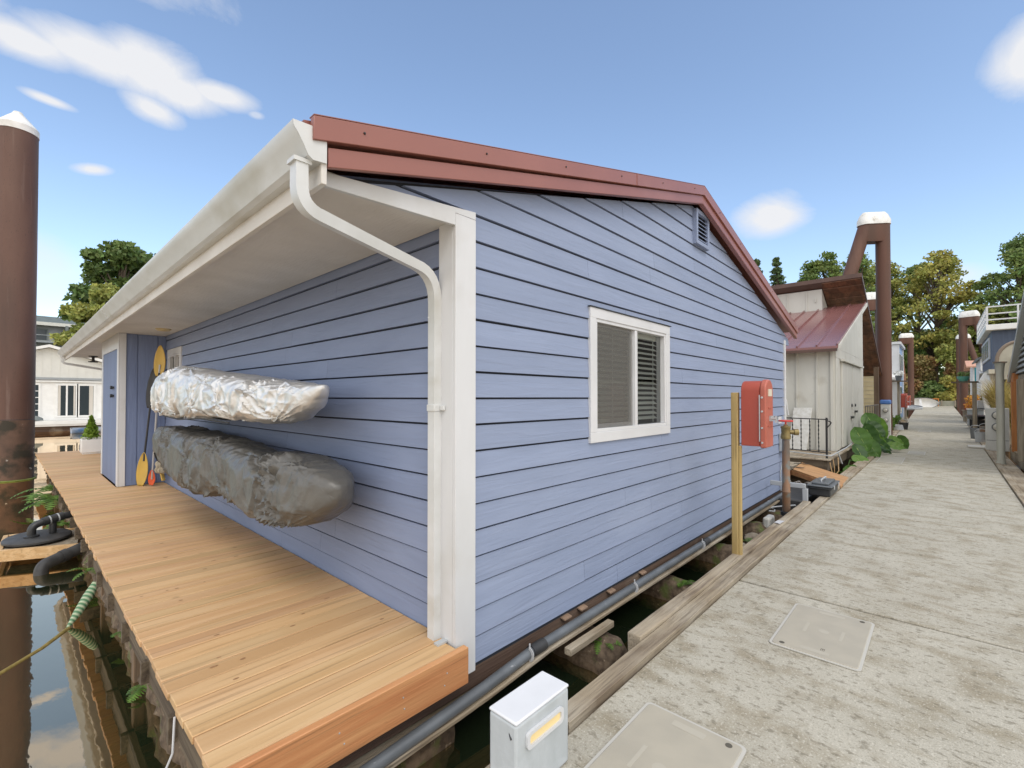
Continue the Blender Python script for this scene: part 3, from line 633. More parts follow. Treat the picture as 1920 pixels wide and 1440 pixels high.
# gable vent
mb = MB(); x0, x1, z0, z1 = 5.40, 5.80, 3.45, 3.86
mb.box(x0, x0 + .045, YG - .06, YG, z0, z1); mb.box(x1 - .045, x1, YG - .06, YG, z0, z1); mb.box(x0 + .045, x1 - .045, YG - .06, YG, z1 - .045, z1); mb.box(x0 + .045, x1 - .045, YG - .06, YG, z0, z0 + .045)
v = make('gable_vent', mb, M_sidx, house, bevel=.003)
mb = MB()
for k in range(7):
    zz = z0 + .06 + k*.047; mb.prism([(x0 + .045, YG - .052, zz), (x0 + .045, YG - .047, zz + .004), (x0 + .045, YG - .017, zz + .040), (x0 + .045, YG - .022, zz + .040)], (x1 - x0 - .09, 0, 0))
make('louvre', mb, M_sidx, v)
mb = MB(); mb.box(x0 + .04, x1 - .04, YG - .016, YG - .014, z0 + .04, z1 - .04); make('vent_back', mb, M_blk, v)
# utility fittings on gable far end
mb = MB(); mb.box(9.15, 9.33, YG - .035, YG - .012, 1.19, 1.31); make('cover_plate', mb, M_white, house, bevel=.004)
mb = MB(); mb.box(9.22, 9.50, YG - .11, YG - .012, .70, 1.02); b = make('junction_box', mb, M_galv, house, bevel=.01)
mb = MB(); mb.box(9.27, 9.29, YG - .125, YG - .11, .93, .98); mb.box(9.27, 9.29, YG - .125, YG - .11, .74, .79); make('latch', mb, M_blk, b)
mb = MB(); mb.tube([(9.3, YG - .05, .70), (9.29, YG - .05, .5), (9.24, YG - .03, .35), (9.26, YG - .03, .0)], .01, 8); make('conduit', mb, M_galv, house)
# closet bump-out on the side wall
CX, CY0, CY1 = 1.20, 9.78, 11.75
mb = MB(); mb.box(CX + .02, XL - .002, CY0 + .02, CY1, .205, 2.698)
mb.box(1.245, 1.42, CY0 + .008, CY0 + .02, .205, 2.698); mb.box(1.435, 1.69, CY0 + .008, CY0 + .02, .205, 2.698); mb.box(1.70, 1.805, CY0 + .008, CY0 + .02, .205, 2.698)
cl = make('closet_wall', mb, M_panel, house, smooth=0, bevel=.003)
mb = MB(); mb.box(1.195, 1.275, CY0 - .012, CY0 + .008, .205, 2.698); mb.box(1.175, 1.194, CY0 - .012, CY0 + .13, .205, 2.698)
mb.box(1.175, 1.198, CY1 - .12, CY1 + .01, .205, 2.698); mb.box(1.175, 1.198, CY0 + .131, CY1 - .121, 2.45, 2.698)
make('corner_board', mb, M_trim, cl, bevel=.003)
mb = MB(); mb.box(1.183, 1.215, CY0 + .135, CY1 - .125, .215, 2.445); d = make('closet_door', mb, mat('panel_blue_door', (.16, .21, .35), (.14, .18, .30), scale=9, st=(1, 1, .12), rough=.6, bump=.4, bscale=40, bst=(1, 1, .1)), cl, bevel=.003)
mb = MB()
for zz in (1.66, 1.80):
    mb.box(1.165, 1.183, CY0 + .45, CY0 + .75, zz, zz + .035); mb.lathe((1.165, CY0 + .5, zz + .017), [(.03, 0), (.03, .03)], 10, axis='-x')
make('hinge', mb, M_blk, d)
# float under the house: skirt beam, ledge, logs, pipe
mb = MB(); mb.box(1.0, 9.7, YG + .02, YG + .16, -.15, -.012); mb.box(XL + .05, XL + .2, YG + .2, 16.4, -.24, -.02); make('skirt_beam', mb, M_brn, house, bevel=.006)
mb = MB(); mb.prism([(.75, YG - .095, -.20), (2.0, YG - .095, -.162), (2.6, YG - .095, -.118), (9.3, YG - .095, -.098), (9.3, YG - .095, -.128), (2.6, YG - .095, -.148), (2.0, YG - .095, -.192), (.75, YG - .095, -.235)], (0, .27, 0)); make('ledge_board', mb, M_grey, house, bevel=.008)
mb = MB(); mb.box(2.75, 3.35, YG - .16, YG - .10, -.215, -.165); make('cleat_board', mb, M_grey, house, bevel=.006)
for X in (2.86, 3.08, 3.52, 4.1): make('shim', MB().prism([(X, YG + .018, -.03), (X + .09, YG + .018, -.03), (X + .10, YG - .02, -.045), (X + .01, YG - .02, -.045)], (0, 0, .010)), mat('shim_wood', (.33, .22, .15), (.24, .16, .11), scale=12, rough=.8), house)
mb = MB(); mb.tube([(-.2, 2.06, -.21), (1.2, 2.065, -.165), (1.98, 2.07, -.125), (2.45, 2.075, -.086), (3.84, 2.075, -.075), (5.5, 2.075, -.065), (9.4, 2.08, -.06)], .034, 20); pp = make('drain_pipe', mb, M_pvc, house, smooth=60)
for X, zc in ((2.50, -.086), (5.62, -.065)): make('pipe_coupling', MB().tube([(X - .07, 2.075, zc), (X + .07, 2.075, zc)], .041, 20), M_rub, pp, smooth=60)
for X, zc in ((2.40, -.089), (3.86, -.075), (5.48, -.065)):
    mb = MB(); a_ = arc((X, 2.075, zc), .043, 100, 330, 16, (0, 1, 0), (0, 0, 1)); mb.sweep(a_, [(-.010, -.002), (.010, -.002), (.010, .002), (-.010, .002)], up=(1, 0, 0))
    mb.box(X - .006, X + .004, 2.056, 2.061, zc + .036, zc + .075); make('pipe_strap', mb, M_white, pp)
def log(p, q, r, nseg=40, seed=0, nr=22, amp=.18):
    p, q = Vector(p), Vector(q); d = (q - p); L_ = d.length; d.normalize(); s_ = d.cross(Vector((0, 0, 1))).normalized(); u = s_.cross(d)
    mb = MB()
    def fn(a, b):
        t = a; rr_ = r*(1 + amp*noise.noise(Vector((math.cos(b*6.283)*1.7, math.sin(b*6.283)*1.7, t*L_*2.2 + seed))) + amp*.9*noise.noise(Vector((math.cos(b*6.283)*5, math.sin(b*6.283)*6, t*L_*9 + seed))))
        e = min(t, 1 - t)*L_/r
        if e < .25: rr_ *= .72 + .28*(e/.25)**.5
        return p + d*L_*t + (s_*math.cos(b*6.283) + u*math.sin(b*6.283))*rr_
    mb.grid(fn, nseg, nr, cv=True); n = nseg*nr; mb.f += [tuple(range(nr)), tuple(range(n - nr, n))]; mb.m += [0, 0]; return mb
for k, (X, ye, r_) in enumerate(((3.24, 1.84, .19), (4.80, 1.84, .19), (6.25, 1.86, .20), (7.5, 1.90, .22), (8.9, 1.95, .2), (1.2, 2.25, .2))):
    lb = log((X, ye, -.44), (X, ye + (3.0), -.50), r_, 40, k*7.3); make('float_log', lb, M_moss, house, smooth=60)

# ------------------------------------------------------------------ cedar deck
DZ = .20
dk = thing('wooden_deck', 'long new cedar board deck running beside the left wall of the blue house', 'deck', (1.2, 2.05, 0))
mb = MB(); rr = random.Random(11); y = 2.075
while y < 17.2:
    w = .136; x0 = .44 + .13*0 + rr.uniform(-.006, .006) + (.10 if y < 9 else .10 - (y - 9)*.012); x1 = 1.797 if y > 2.14 else 1.84
    if y < 2.2: x1 = 1.76
    if CY0 - .12 < y < CY1: x1 = 1.17 if y > CY0 - .02 else x1
    if y > 8.9 and y < 9.05: pass
    z = DZ + rr.uniform(-.0015, .0015)
    # each board has a soft edge via bevel
    mb.box(x0, x1, y, y + w, z - .036, z); y += w + .0075
make('decking', mb, M_deck, dk, bevel=.004)
mb = MB(); mb.box(.52, 1.82, 2.028, 2.068, -.005, DZ + .001); make('end_fascia', mb, M_fasc, dk, bevel=.004)
mb = MB(); mb.box(.52, 1.82, 2.0685, 2.0735, .0, DZ - .001); make('end_trim', mb, M_fasc2, dk)
mb = MB()
for X in (.75, 1.05, 1.38, 1.66):
    for zz in (.06, .12): mb.lathe((X + R.uniform(-.02, .02), 2.0275, zz), [(.0045, 0), (.0035, .002)], 8, axis='-y')
yy = 2.145
make('nail_head', mb, M_galv, dk)
mb = MB(); rr = random.Random(4)
for k in range(34):
    yy = 2.6 + rr.random()*7; yy = 2.075 + int((yy - 2.075)/.1435)*.1435 + rr.uniform(.03, .105); X = rr.uniform(.62, 1.7); q = rr.uniform(.005, .011)
    mb.lathe((X, yy, DZ + .0014), [(q, 0), (q*.8, .0006)], 9, sx=rr.uniform(1.2, 2.4), sy=.8)
plabel(make('knot', mb, mat('wood_knot', (.26, .135, .06), (.38, .21, .10), scale=60, rough=.6), dk), 'dark knots in the boards')
mb = MB()
mb.box(.62, .66, 2.08, 17.1, .02, .162); mb.box(1.15, 1.19, 2.08, 17.1, .02, .162); mb.box(.60, .64, 2.08, 6.5, -.12, .02)
for k in range(20): mb.box(.56, 1.8, 2.9 + k*.72, 2.94 + k*.72, -.12, .018)
make('joist', mb, M_greyy, dk, bevel=.003)
for (X, Y, w) in ((.675, 4.42, .085), (.72, 3.02, .10), (.70, 6.45, .085), (.70, 8.9, .085), (.70, 11.3, .085), (.70, 14, .085)):
    mb = MB(); mb.box(X - w/2, X + w/2, Y - w/2, Y + w/2, -.62, -.0 if Y < 6 else .018); make('post', mb, wood('deck_post', (.22, .15, .095), (.13, .095, .065), 2, rough=.8, grain=18, island=0, bump=.6), dk, bevel=.006)
for k, (X, r_, z_) in enumerate(((.86, .20, -.42), (1.30, .24, -.42), (1.7, .2, -.45))):
    lb = log((X, 2.2, z_), (X, 17, z_), r_, 260, 31 + k*5.1, 22, .28); make('float_log', lb, M_moss, dk, smooth=60)
mb = MB(); mb.bar((.74, 2.6, -.14), (.70, 3.9, -.30), .05, .09); mb.bar((.70, 3.2, -.2), (.74, 5.2, -.18), .03, .12); make('loose_board', mb, M_greyy, dk, bevel=.004)
# inner edge: small metal angle at downspout foot
mb = MB(); mb.box(1.70, 1.79, 2.16, 2.20, DZ + .001, DZ + .012); make('notch_plate', mb, M_galv, dk)
o = make('hanging_cord', MB().tube([(.53, 2.62, .17), (.52, 2.60, .02), (.47, 2.62, -.12), (.50, 2.66, -.28), (.44, 2.70, -.44)], .005, 8), M_white); tag(o, 'thin white cord hanging off the deck edge near the bottom corner', 'cord')

# ------------------------------------------------------------------ covered kayaks on the wall
def wr(p, f, s): return abs(noise.noise(Vector(p)*f + Vector((s, s*1.7, s*.3))))
def kayak(name, st, xc, hw, m, seed, label, amp=2.0, boxy=.78):
    """st: list of (y, ztop, zbot, halfwidth)"""
    t = thing(name, label, 'covered kayak', (xc, (st[0][0] + st[-1][0])/2, (st[3][1] + st[3][2])/2))
    Y = [s[0] for s in st]
    def ip(y, k): return float(np.interp(y, Y[::-1], [s[k] for s in st][::-1]))
    nu, nv = 420, 168; y0, y1 = Y[0], Y[-1]; ra_ = random.Random(int(seed*10)); anchors = [(y0 + (y1 - y0)*ra_.uniform(.03, .97), ra_.choice((1.7, 2.0, 2.6, 3.1, 3.6, 4.0, 4.3)), ra_.choice((3, 4, 5, 6)), ra_.uniform(.16, .42), ra_.uniform(0, 3), ra_.choice((1, 1, -1))*ra_.uniform(.018, .034)) for _ in range(26)] + [(y1 + .35*(1 if y0 > y1 else -1)*q_, a_, n_, .45, 1.1*n_, .03) for q_, a_, n_ in ((.4, 3.6, 5), (1.0, 2.2, 4), (1.4, 4.1, 6), (2.1, 2.9, 4))]
    def fn(a, b):
        aa = a; yy = y0 + (y1 - y0)*aa; th = b*2*math.pi
        zt, zb, w = ip(yy, 1), ip(yy, 2), ip(yy, 3); zc, hh = (zt + zb)/2, (zt - zb)/2
        c, s_ = math.cos(th), math.sin(th); ex = boxy
        cx = math.copysign(abs(c)**ex, c); sz = math.copysign(abs(s_)**ex, s_)
        L_ = yy; e = min(1, min(aa, 1 - aa)*9); 
        rr_ = (w + hh)*.5; g = th*rr_          # arc length round the body
        wx, wy = noise.noise(Vector((yy*1.4, g*1.6, seed + 3))), noise.noise(Vector((yy*2.6, g*2.2, seed + 7)))
        Y_, G_ = yy + .10*wx, g + .08*wy
        dsp = 0.0
        for (ya, ga, n_, rho, ph, A) in anchors:     # tension folds fanning out from the tie points
            dy, dg = Y_ - ya, G_ - ga*rr_; ds_ = math.hypot(dy, dg)
            if ds_ > rho*3: continue
            an = math.atan2(dg, dy); t_ = abs(math.sin(n_*an + ph + 1.2*wy)); dsp += A*(1 - t_)**2.2*math.exp(-ds_/rho)*min(1, ds_/.06)
        f1 = noise.noise(Vector((Y_*2.1 + G_*1.1, G_*1.6, seed + 30))); f2 = abs(noise.noise(Vector((Y_*4.2 + G_*2.2, G_*1.5 - Y_*.3, seed + 9)))); f3 = abs(noise.noise(Vector((Y_*11 - G_*7, G_*7 + Y_*2, seed + 17))))
        f4 = noise.noise(Vector((yy*1.0, c*1.1, s_*1.1 + seed)))
        k = 1 + (dsp*3.2 + .045*f1 + .085*(.30 - f2) + .030*(.3 - f3))*e*amp + .07*f4*e - .045*amp
        return (xc + w*cx*k, yy + .03*f4*e, zc + hh*sz*k)
    mb = MB(); mb.grid(fn, nu, nv, cv=True); n = nu*nv; mb.f += [tuple(range(nv)), tuple(range(n - nv, n))]; mb.m += [0, 0]
    cv = make('cover', mb, m, t, smooth=48)
    return t, cv, ip
S = [(8.50, 1.74, 1.56, .06), (8.35, 1.90, 1.47, .16), (8.0, 1.98, 1.43, .24), (7.2, 2.01, 1.41, .30), (6.5, 2.01, 1.43, .32), (5.5, 1.95, 1.45, .31), (4.5, 1.86, 1.46, .29), (3.9, 1.81, 1.45, .24), (3.5, 1.79, 1.48, .17), (3.2, 1.775, 1.57, .10), (3.08, 1.77, 1.66, .05), (3.06, 1.765, 1.70, .02)]
S = [(y if y < 4 else 4 + (y - 4)*.86, a, b, w*.95) for y, a, b, w in [(p, q - .03, r_, v) for p, q, r_, v in S]]
t, cv, ip = kayak('covered_kayak', S, 1.44, .3, M_silver, 3.1, 'kayak wrapped in a crinkled shiny silver cover, hung above the grey one', 1.3, .70)
mb = MB()
for yy in (4.9, 6.9):
    pts = []
    for k in range(25):
        th = -2.6 + k*2.0/24; zt, zb, w = ip(yy, 1), ip(yy, 2), ip(yy, 3); c, s_ = math.cos(th), math.sin(th)
        pts.append((1.44 + (w + .008)*math.copysign(abs(c)**.78, c), yy, (zt + zb)/2 + ((zt - zb)/2 + .008)*math.copysign(abs(s_)**.78, s_)))
    make('strap', MB().sweep(pts, [(-.010, -.002), (.010, -.002), (.010, .002), (-.010, .002)], up=(0, 1, 0)), M_strap, t)
mb = MB(); mb.tube([(1.20, 6.6, 1.44), (1.14, 5.6, 1.43), (1.16, 4.9, 1.46), (1.22, 4.3, 1.44)], .007, 6); make('hem_cord', mb, M_strap, t)
S2 = [(8.55, 1.10, .95, .05), (8.45, 1.20, .86, .14), (8.1, 1.26, .80, .22), (7.2, 1.28, .72, .29), (6.2, 1.28, .64, .33), (5.6, 1.27, .64, .33), (5.15, 1.25, .69, .31), (4.95, 1.245, .78, .28), (4.6, 1.24, .74, .29), (4.2, 1.235, .69, .32), (3.8, 1.23, .67, .33), (3.4, 1.225, .70, .32), (3.0, 1.20, .78, .28), (2.80, 1.17, .86, .21), (2.70, 1.12, .93, .13), (2.66, 1.08, .99, .05)]
S2 = [(y + .20 if y < 4 else (y if y < 6 else 6 + (y - 6)*.86), a, b, w*.80) for y, a, b, w in S2]
t, cv, ip = kayak('covered_kayak', S2, 1.47, .3, M_gcov, 8.4, 'kayak in a wrinkled dark grey fabric cover, the lower of the two', 1.5, .62)
mb = MB()
for yy in (5.05, 7.5):
    pts = []
    for k in range(29):
        th = -2.9 + k*2.6/28; zt, zb, w = ip(yy, 1), ip(yy, 2), ip(yy, 3); c, s_ = math.cos(th), math.sin(th)
        pts.append((1.47 + (w + .004)*math.copysign(abs(c)**.78, c), yy, (zt + zb)/2 + ((zt - zb)/2 + .004)*math.copysign(abs(s_)**.78, s_)))
    make('strap', MB().sweep(pts, [(-.009, -.002), (.009, -.002), (.009, .002), (-.009, .002)], up=(0, 1, 0)), M_strap, t)
rk = None
for (zz, nm) in ((1.46, 'upper'), (.70, 'lower')):
    t = thing('kayak_rack', f'black steel wall rack arms carrying the {"silver" if nm == "upper" else "grey"} covered kayak', 'rack', (1.8, 5.6, zz), 'wall racks for kayaks')
    for yy in (4.6, 7.1):
        mb = MB(); mb.box(1.772, 1.79, yy - .02, yy + .02, zz - .05, zz + .25); mb.tube(fillet([(1.78, yy, zz), (1.40, yy, zz), (1.30, yy, zz + .06)], .04), .014, 8); make('arm', mb, M_iron, t)

# paddles
def blade(c, ax, L_, W, m, t, nrm=(-.75, -.66, 0), name='blade'):
    c, ax, nrm = Vector(c), Vector(ax).normalized(), Vector(nrm).normalized(); sd = ax.cross(nrm).normalized(); nn = sd.cross(ax)
    mb = MB()
    def fn(u, v):
        w = W*(math.sin(math.pi*min(1, max(.0, u*.93 + .05))**.85)**.62)*(1 if u < .98 else .6); x = (v - .5)*2
        return c + ax*(u - .5)*L_ + sd*x*w*.5 + nn*(.018*(x*x) - .012*math.cos((u - .5)*3))
    mb.grid(fn, 20, 9); o = make(name, mb, m, t, smooth=70); md = o.modifiers.new('solid', 'SOLIDIFY'); md.thickness = .008; return o
pa = thing('paddle', 'double-bladed paddle with a yellow top blade and orange bottom tip, leaning in the corner', 'paddle', (1.60, 9.40, .2), 'kayak paddles in the corner')
a, b = Vector((1.575, 9.47, .22)), Vector((1.60, 9.0, 2.46)); ax = (b - a).normalized()
make('shaft', MB().tube([a + ax*.1, b - ax*.3], .015, 10), M_shaft, pa); blade(b - ax*.24, ax, .50, .19, M_yel, pa); plabel(blade(a + ax*.13, ax, .26, .12, M_orng, pa), 'orange bottom blade tip')
mb = MB(); mb.tube([a + ax*1.55, a + ax*1.86], .019, 10); make('grip', mb, M_blk, pa)
pa = thing('paddle', 'double-bladed paddle with a black top blade and yellow bottom blade on the deck', 'paddle', (1.50, 9.60, .2), 'kayak paddles in the corner')
a, b = Vector((1.46, 9.62, .21)), Vector((1.60, 9.50, 2.10)); ax = (b - a).normalized()
make('shaft', MB().tube([a + ax*.4, b - ax*.3], .015, 10), M_blk, pa); blade(b - ax*.30, ax, .66, .17, M_blk, pa); blade(a + ax*.27, ax, .55, .19, M_yel, pa)
# bundle of gloves / float on a line
t = thing('cloth_bundle', 'small tan glove bundle with a yellow tip hanging below the grey kayak in the corner', 'gloves', (1.6, 8.9, .6))
mb = MB()
for k in range(9):
    c = Vector((1.60 + R.uniform(-.05, .05), 8.88 + R.uniform(-.1, .1), .58 + R.uniform(-.06, .06))); mb.lathe(c, [(.01, -.05), (.04, -.03), (.05, .01), (.035, .045), (.008, .06)], 8)
make('cloth', mb, M_tan, t); mb = MB(); mb.bar((1.60, 8.90, .50), (1.62, 8.86, .36), .05, .03); make('tip', mb, M_yel, t, bevel=.008)

# planters
def leafmesh(center, rads, n, size, rr, shell=.55, squash=1.0, aspect=.6):
    """n leaf-sized quads spread through an ellipsoid"""
    rng = np.random.default_rng(rr); d = rng.normal(size=(n, 3)); d /= np.linalg.norm(d, axis=1)[:, None]
    r = (shell + (1 - shell)*rng.random(n)**.7)[:, None]; c = np.array(center) + d*r*np.array(rads)
    a = rng.normal(size=(n, 3)); a /= np.linalg.norm(a, axis=1)[:, None]; a = a*.8 + d*.3; b = np.cross(a, rng.normal(size=(n, 3))); b /= np.linalg.norm(b, axis=1)[:, None] + 1e-9
    s = (size*(.6 + .8*rng.random(n)))[:, None]
    V = np.stack([c - a*s, c + b*s*aspect, c + a*s, c - b*s*aspect], 1).reshape(-1, 3); return V
def fromV(name, V, m, parent, local=False):
    V = np.asarray(V); n = len(V)//4; me = bpy.data.meshes.new(name); me.vertices.add(len(V)); me.vertices.foreach_set('co', V.astype(np.float32).ravel())
    me.loops.add(len(V)); me.loops.foreach_set('vertex_index', np.arange(len(V), dtype=np.int32)); me.polygons.add(n); me.polygons.foreach_set('loop_start', np.arange(0, len(V), 4, dtype=np.int32)); me.polygons.foreach_set('loop_total', np.full(n, 4, dtype=np.int32))
    me.update(); me.validate(); me.materials.append(m); o = bpy.data.objects.new(name, me); COL.objects.link(o)
    if parent is not None:
        o.parent = parent
        if parent.type == 'EMPTY' and not local: o.matrix_parent_inverse = Matrix.Translation(parent.location).inverted()
    return o
t = thing('planter', 'white square planter with a small bright green cypress at the far end of the deck', 'planter', (1.45, 16.15, .2))
mb = MB(); mb.prism([(1.24, 15.95, .2), (1.66, 15.95, .2), (1.66, 16.35, .2), (1.24, 16.35, .2)], (0, 0, .04)); mb.prism([(1.22, 15.93, .24), (1.68, 15.93, .24), (1.68, 16.37, .24), (1.22, 16.37, .24)], (0, 0, .34)); make('pot', mb, M_nbw, t, bevel=.015)
V = [leafmesh((1.42, 16.1, .62 + k*.07), (.20*(1 - k/8.2), .20*(1 - k/8.2), .08), 220, .035, 90 + k, .3) for k in range(8)]; fromV('shrub', np.vstack(V), M_cyp, t)
fromV('flowers', np.vstack([leafmesh((1.45 + dx, 15.98, .60), (.05, .05, .03), 40, .02, 200 + int(dx*100)) for dx in (-.18, -.1, .02, .12, .2)]), M_flw, t)

# ------------------------------------------------------------------ pump platform beside the deck
t = thing('pump_platform', 'low wooden frame with an oval black lid and rubber pipe floating beside the deck', 'platform', (.3, 8.9, -.3))
mb = MB(); mb.prism([(-.10, 8.46, -.36), (.60, 8.10, -.36), (.62, 8.15, -.36), (-.08, 8.51, -.36)], (0, 0, .14)); mb.prism([(-.10, 8.52, -.36), (-.05, 8.52, -.36), (.0, 9.35, -.36), (-.05, 9.35, -.36)], (0, 0, .14)); mb.prism([(.0, 9.30, -.36), (.72, 9.1, -.36), (.72, 9.15, -.36), (.0, 9.35, -.36)], (0, 0, .14))
make('frame', mb, M_fasc2, t, bevel=.005)
mb = MB(); mb.prism([(-.05, 8.53, -.26), (.60, 8.2, -.26), (.7, 9.1, -.26), (.02, 9.30, -.26)], (0, 0, .02)); make('top_board', mb, M_greyz, t)
mb = MB(); c0 = Vector((.26, 8.77, -.22)); mb.lathe(c0, [(.30, .0), (.33, .012), (.33, .035), (.31, .05), (.05, .058)], 36, sx=1.0, sy=1.15); make('lid', mb, M_rub, t)
mb = MB(); mb.tube(fillet([(.20, 8.70, -.17), (.20, 8.70, -.03), (.38, 8.75, .03), (.75, 8.85, .05)], .1), .045, 14); mb.lathe((.20, 8.70, -.165), [(.075, 0), (.075, .02), (.05, .03)], 18); mb.tube([(.40, 8.76, -.16), (.40, 8.76, .02)], .04, 12); mb.tube([(.30, 8.725, .005), (.50, 8.785, .04)], .055, 14); make('outlet_pipe', mb, M_blk, t, smooth=50)
mb = MB()
for f in (.06, .14): c = Vector((.30, 8.725, .005)).lerp(Vector((.50, 8.785, .04)), f/.2); mb.tube([c, c + Vector((.014, .004, .002))], .058, 16)
make('hose_clamp', mb, M_galv, t)
mb = MB(); mb.tube(fillet([(.26, 7.86, -.56), (.27, 7.90, -.36), (.40, 7.98, -.33), (.85, 8.2, -.22)], .08), .068, 20); mb.tube([(.44, 7.998, -.32), (.50, 8.028, -.305)], .076, 20)
o = make('drain_hose', mb, M_rub, None, smooth=50); tag(o, 'fat black rubber elbow pipe dipping into the water in front of the pump platform', 'pipe')
mb = MB(); mb.tube([(.58, 6.02, -.14), (.52, 5.98, -.24), (.44, 5.92, -.36), (.36, 5.84, -.46)], [.030, .042, .034, .008], 16)
mb2 = MB(); mb2.tube([(.38, 5.85, -.452), (.2, 5.55, -.455), (-.04, 5.27, -.455), (-.5, 5.0, -.47)], .018, 8)
t = thing('mooring_rope', 'thick green and white striped mooring line entering the water beside the deck', 'rope', (.5, 6, -.4)); make('striped_sleeve', mb, M_rstripe, t, smooth=60); plabel(make('yellow_rope', mb2, mat('rope_yellow', (.20, .15, .04), (.3, .23, .07), scale=30, rough=.9, bump=.6, bscale=60), t), 'yellow tail of the line')

# fern-like plants growing from the float
def frond(mb, base, dirv, L_, w, n=9, droop=.5, seed=0):
    base, d = Vector(base), Vector(dirv).normalized(); sd = d.cross(Vector((0, 0, 1))).normalized()
    if sd.length < .1: sd = Vector((1, 0, 0))
    p = base.copy(); dd = d.copy()
    for k in range(n):
        f = k/n; ww = w*math.sin(math.pi*(f*.85 + .12)); nd = (dd + Vector((0, 0, -droop*.28))).normalized(); q = p + nd*L_/n
        for s_ in (-1, 1):
            tip = p + sd*s_*ww + nd*ww*.5 + Vector((0, 0, -.1*ww)); mb.add([p, p + nd*L_/n*.9, tip + nd*L_/n*.3, tip], [(0, 1, 2, 3)])
        p = q; dd = nd
def plant(name, c, n, L_, w, m, label, cat='plant', up=.7, group=None, droop=.5, spread=1.0, seed=1):
    rr = random.Random(seed); mb = MB()
    for k in range(n):
        a = rr.uniform(0, 6.283); frond(mb, Vector(c) + Vector((rr.uniform(-.04, .04), rr.uniform(-.04, .04), 0)), (math.cos(a)*spread, math.sin(a)*spread, up*rr.uniform(.5, 1.4)), L_*rr.uniform(.6, 1.1), w*rr.uniform(.7, 1.1), droop=droop)
    o = make(name, mb, m, None, smooth=0, fixn=False); return tag(o, label, cat, group)
plant('fern', (.50, 12.9, -.15), 12, .55, .12, M_fern, 'leafy fern furthest along the outer deck edge near the rust steel pile', seed=1)
plant('fern', (.52, 11.2, -.12), 16, .5, .13, M_fern, 'bright green fern below the deck edge beyond the pump platform', seed=2)
plant('fern', (.55, 10.0, -.3), 10, .3, .06, M_fern, 'small fern between the bright green fern and the pump platform', seed=3)
plant('fern', (.64, 7.0, -.28), 9, .22, .05, M_fern, 'small plant rooted on the log above the striped mooring line', seed=4)
plant('fern', (.68, 4.20, -.40), 7, .17, .05, M_fern, 'bright leaf tuft at the waterline beside the square deck post', up=.3, seed=5)
plant('fern', (.66, 5.1, -.34), 6, .12, .03, M_fern, 'tiny tuft on the mossy log midway along the deck', seed=6)
plant('fern', (3.2, 1.98, -.275), 9, .15, .035, M_fern, 'green tuft growing on the nearest log end under the gable wall', seed=7)
plant('fern', (4.7, 1.95, -.26), 8, .15, .035, M_fern, 'green tuft on the second log end under the gable wall', seed=8)
plant('fern', (6.75, 1.86, -.28), 12, .22, .06, M_fern, 'leafy weed among the stones behind the fire cabinet post', seed=9)
# stones, moss pads and debris in the gap
def rock(c, r, seed, m, label, cat='stone', group=None, sq=.7, name='stone'):
    bm = bmesh.new(); bmesh.ops.create_icosphere(bm, subdivisions=3, radius=1)
    for v in bm.verts:
        k = 1 + .35*noise.noise(v.co*1.6 + Vector((seed, 0, 0))) + .12*noise.noise(v.co*5 + Vector((seed, 3, 0))); v.co = Vector((v.co.x*r*k*1.2, v.co.y*r*k, v.co.z*r*k*sq)) + Vector(c)
    me = bpy.data.meshes.new(name); bm.to_mesh(me); bm.free(); me.polygons.foreach_set('use_smooth', [True]*len(me.polygons)); me.materials.append(m)
    o = bpy.data.objects.new(name, me); COL.objects.link(o); return tag(o, label, cat, group)
M_stone = mat('stone', (.24, .20, .155), (.34, .30, .245), scale=9, rough=.9, bump=.8, bscale=30)
for k, (X, Y, r_, l) in enumerate(((6.35, 1.92, .11, 'brown stone nearest the fire cabinet post in the gap beside the house'), (6.75, 1.78, .10, 'stone under the leafy weed in the gap beside the house'), (7.05, 1.95, .12, 'pale stone beside the leafy weed behind the post'), (7.3, 1.80, .09, 'small stone next to the moss pad'), (6.6, 1.98, .09, 'stone tucked below the siding behind the leafy weed'), (7.7, 1.97, .13, 'stone beside the foam scrap under the siding'))):
    rock((X, Y, -.33), r_, k*3.7, M_stone, l, group='stones in the gap beside the house')
rock((7.15, 1.68, -.31), .17, 50, M_mossg, 'bright green moss pad against the outer kerb timber', 'moss', sq=.4, name='moss_pad'); rock((6.6, 1.69, -.35), .15, 53, M_mossg, 'darker flat moss pad nearest the fire cabinet post', 'moss', sq=.35, name='moss_pad')
o = make('foam_scrap', MB().box(7.55, 7.85, 1.86, 1.96, -.35, -.12), M_foam, None, bevel=.03); tag(o, 'broken white foam block under the far end of the siding', 'foam')
o = make('paper_scrap', MB().prism([(6.55, 1.50, .067), (6.75, 1.49, .067), (6.72, 1.56, .067), (6.58, 1.57, .067)], (0, 0, .004)), M_white); tag(o, 'flat white scrap lying on the kerb timber past the fire cabinet', 'scrap')

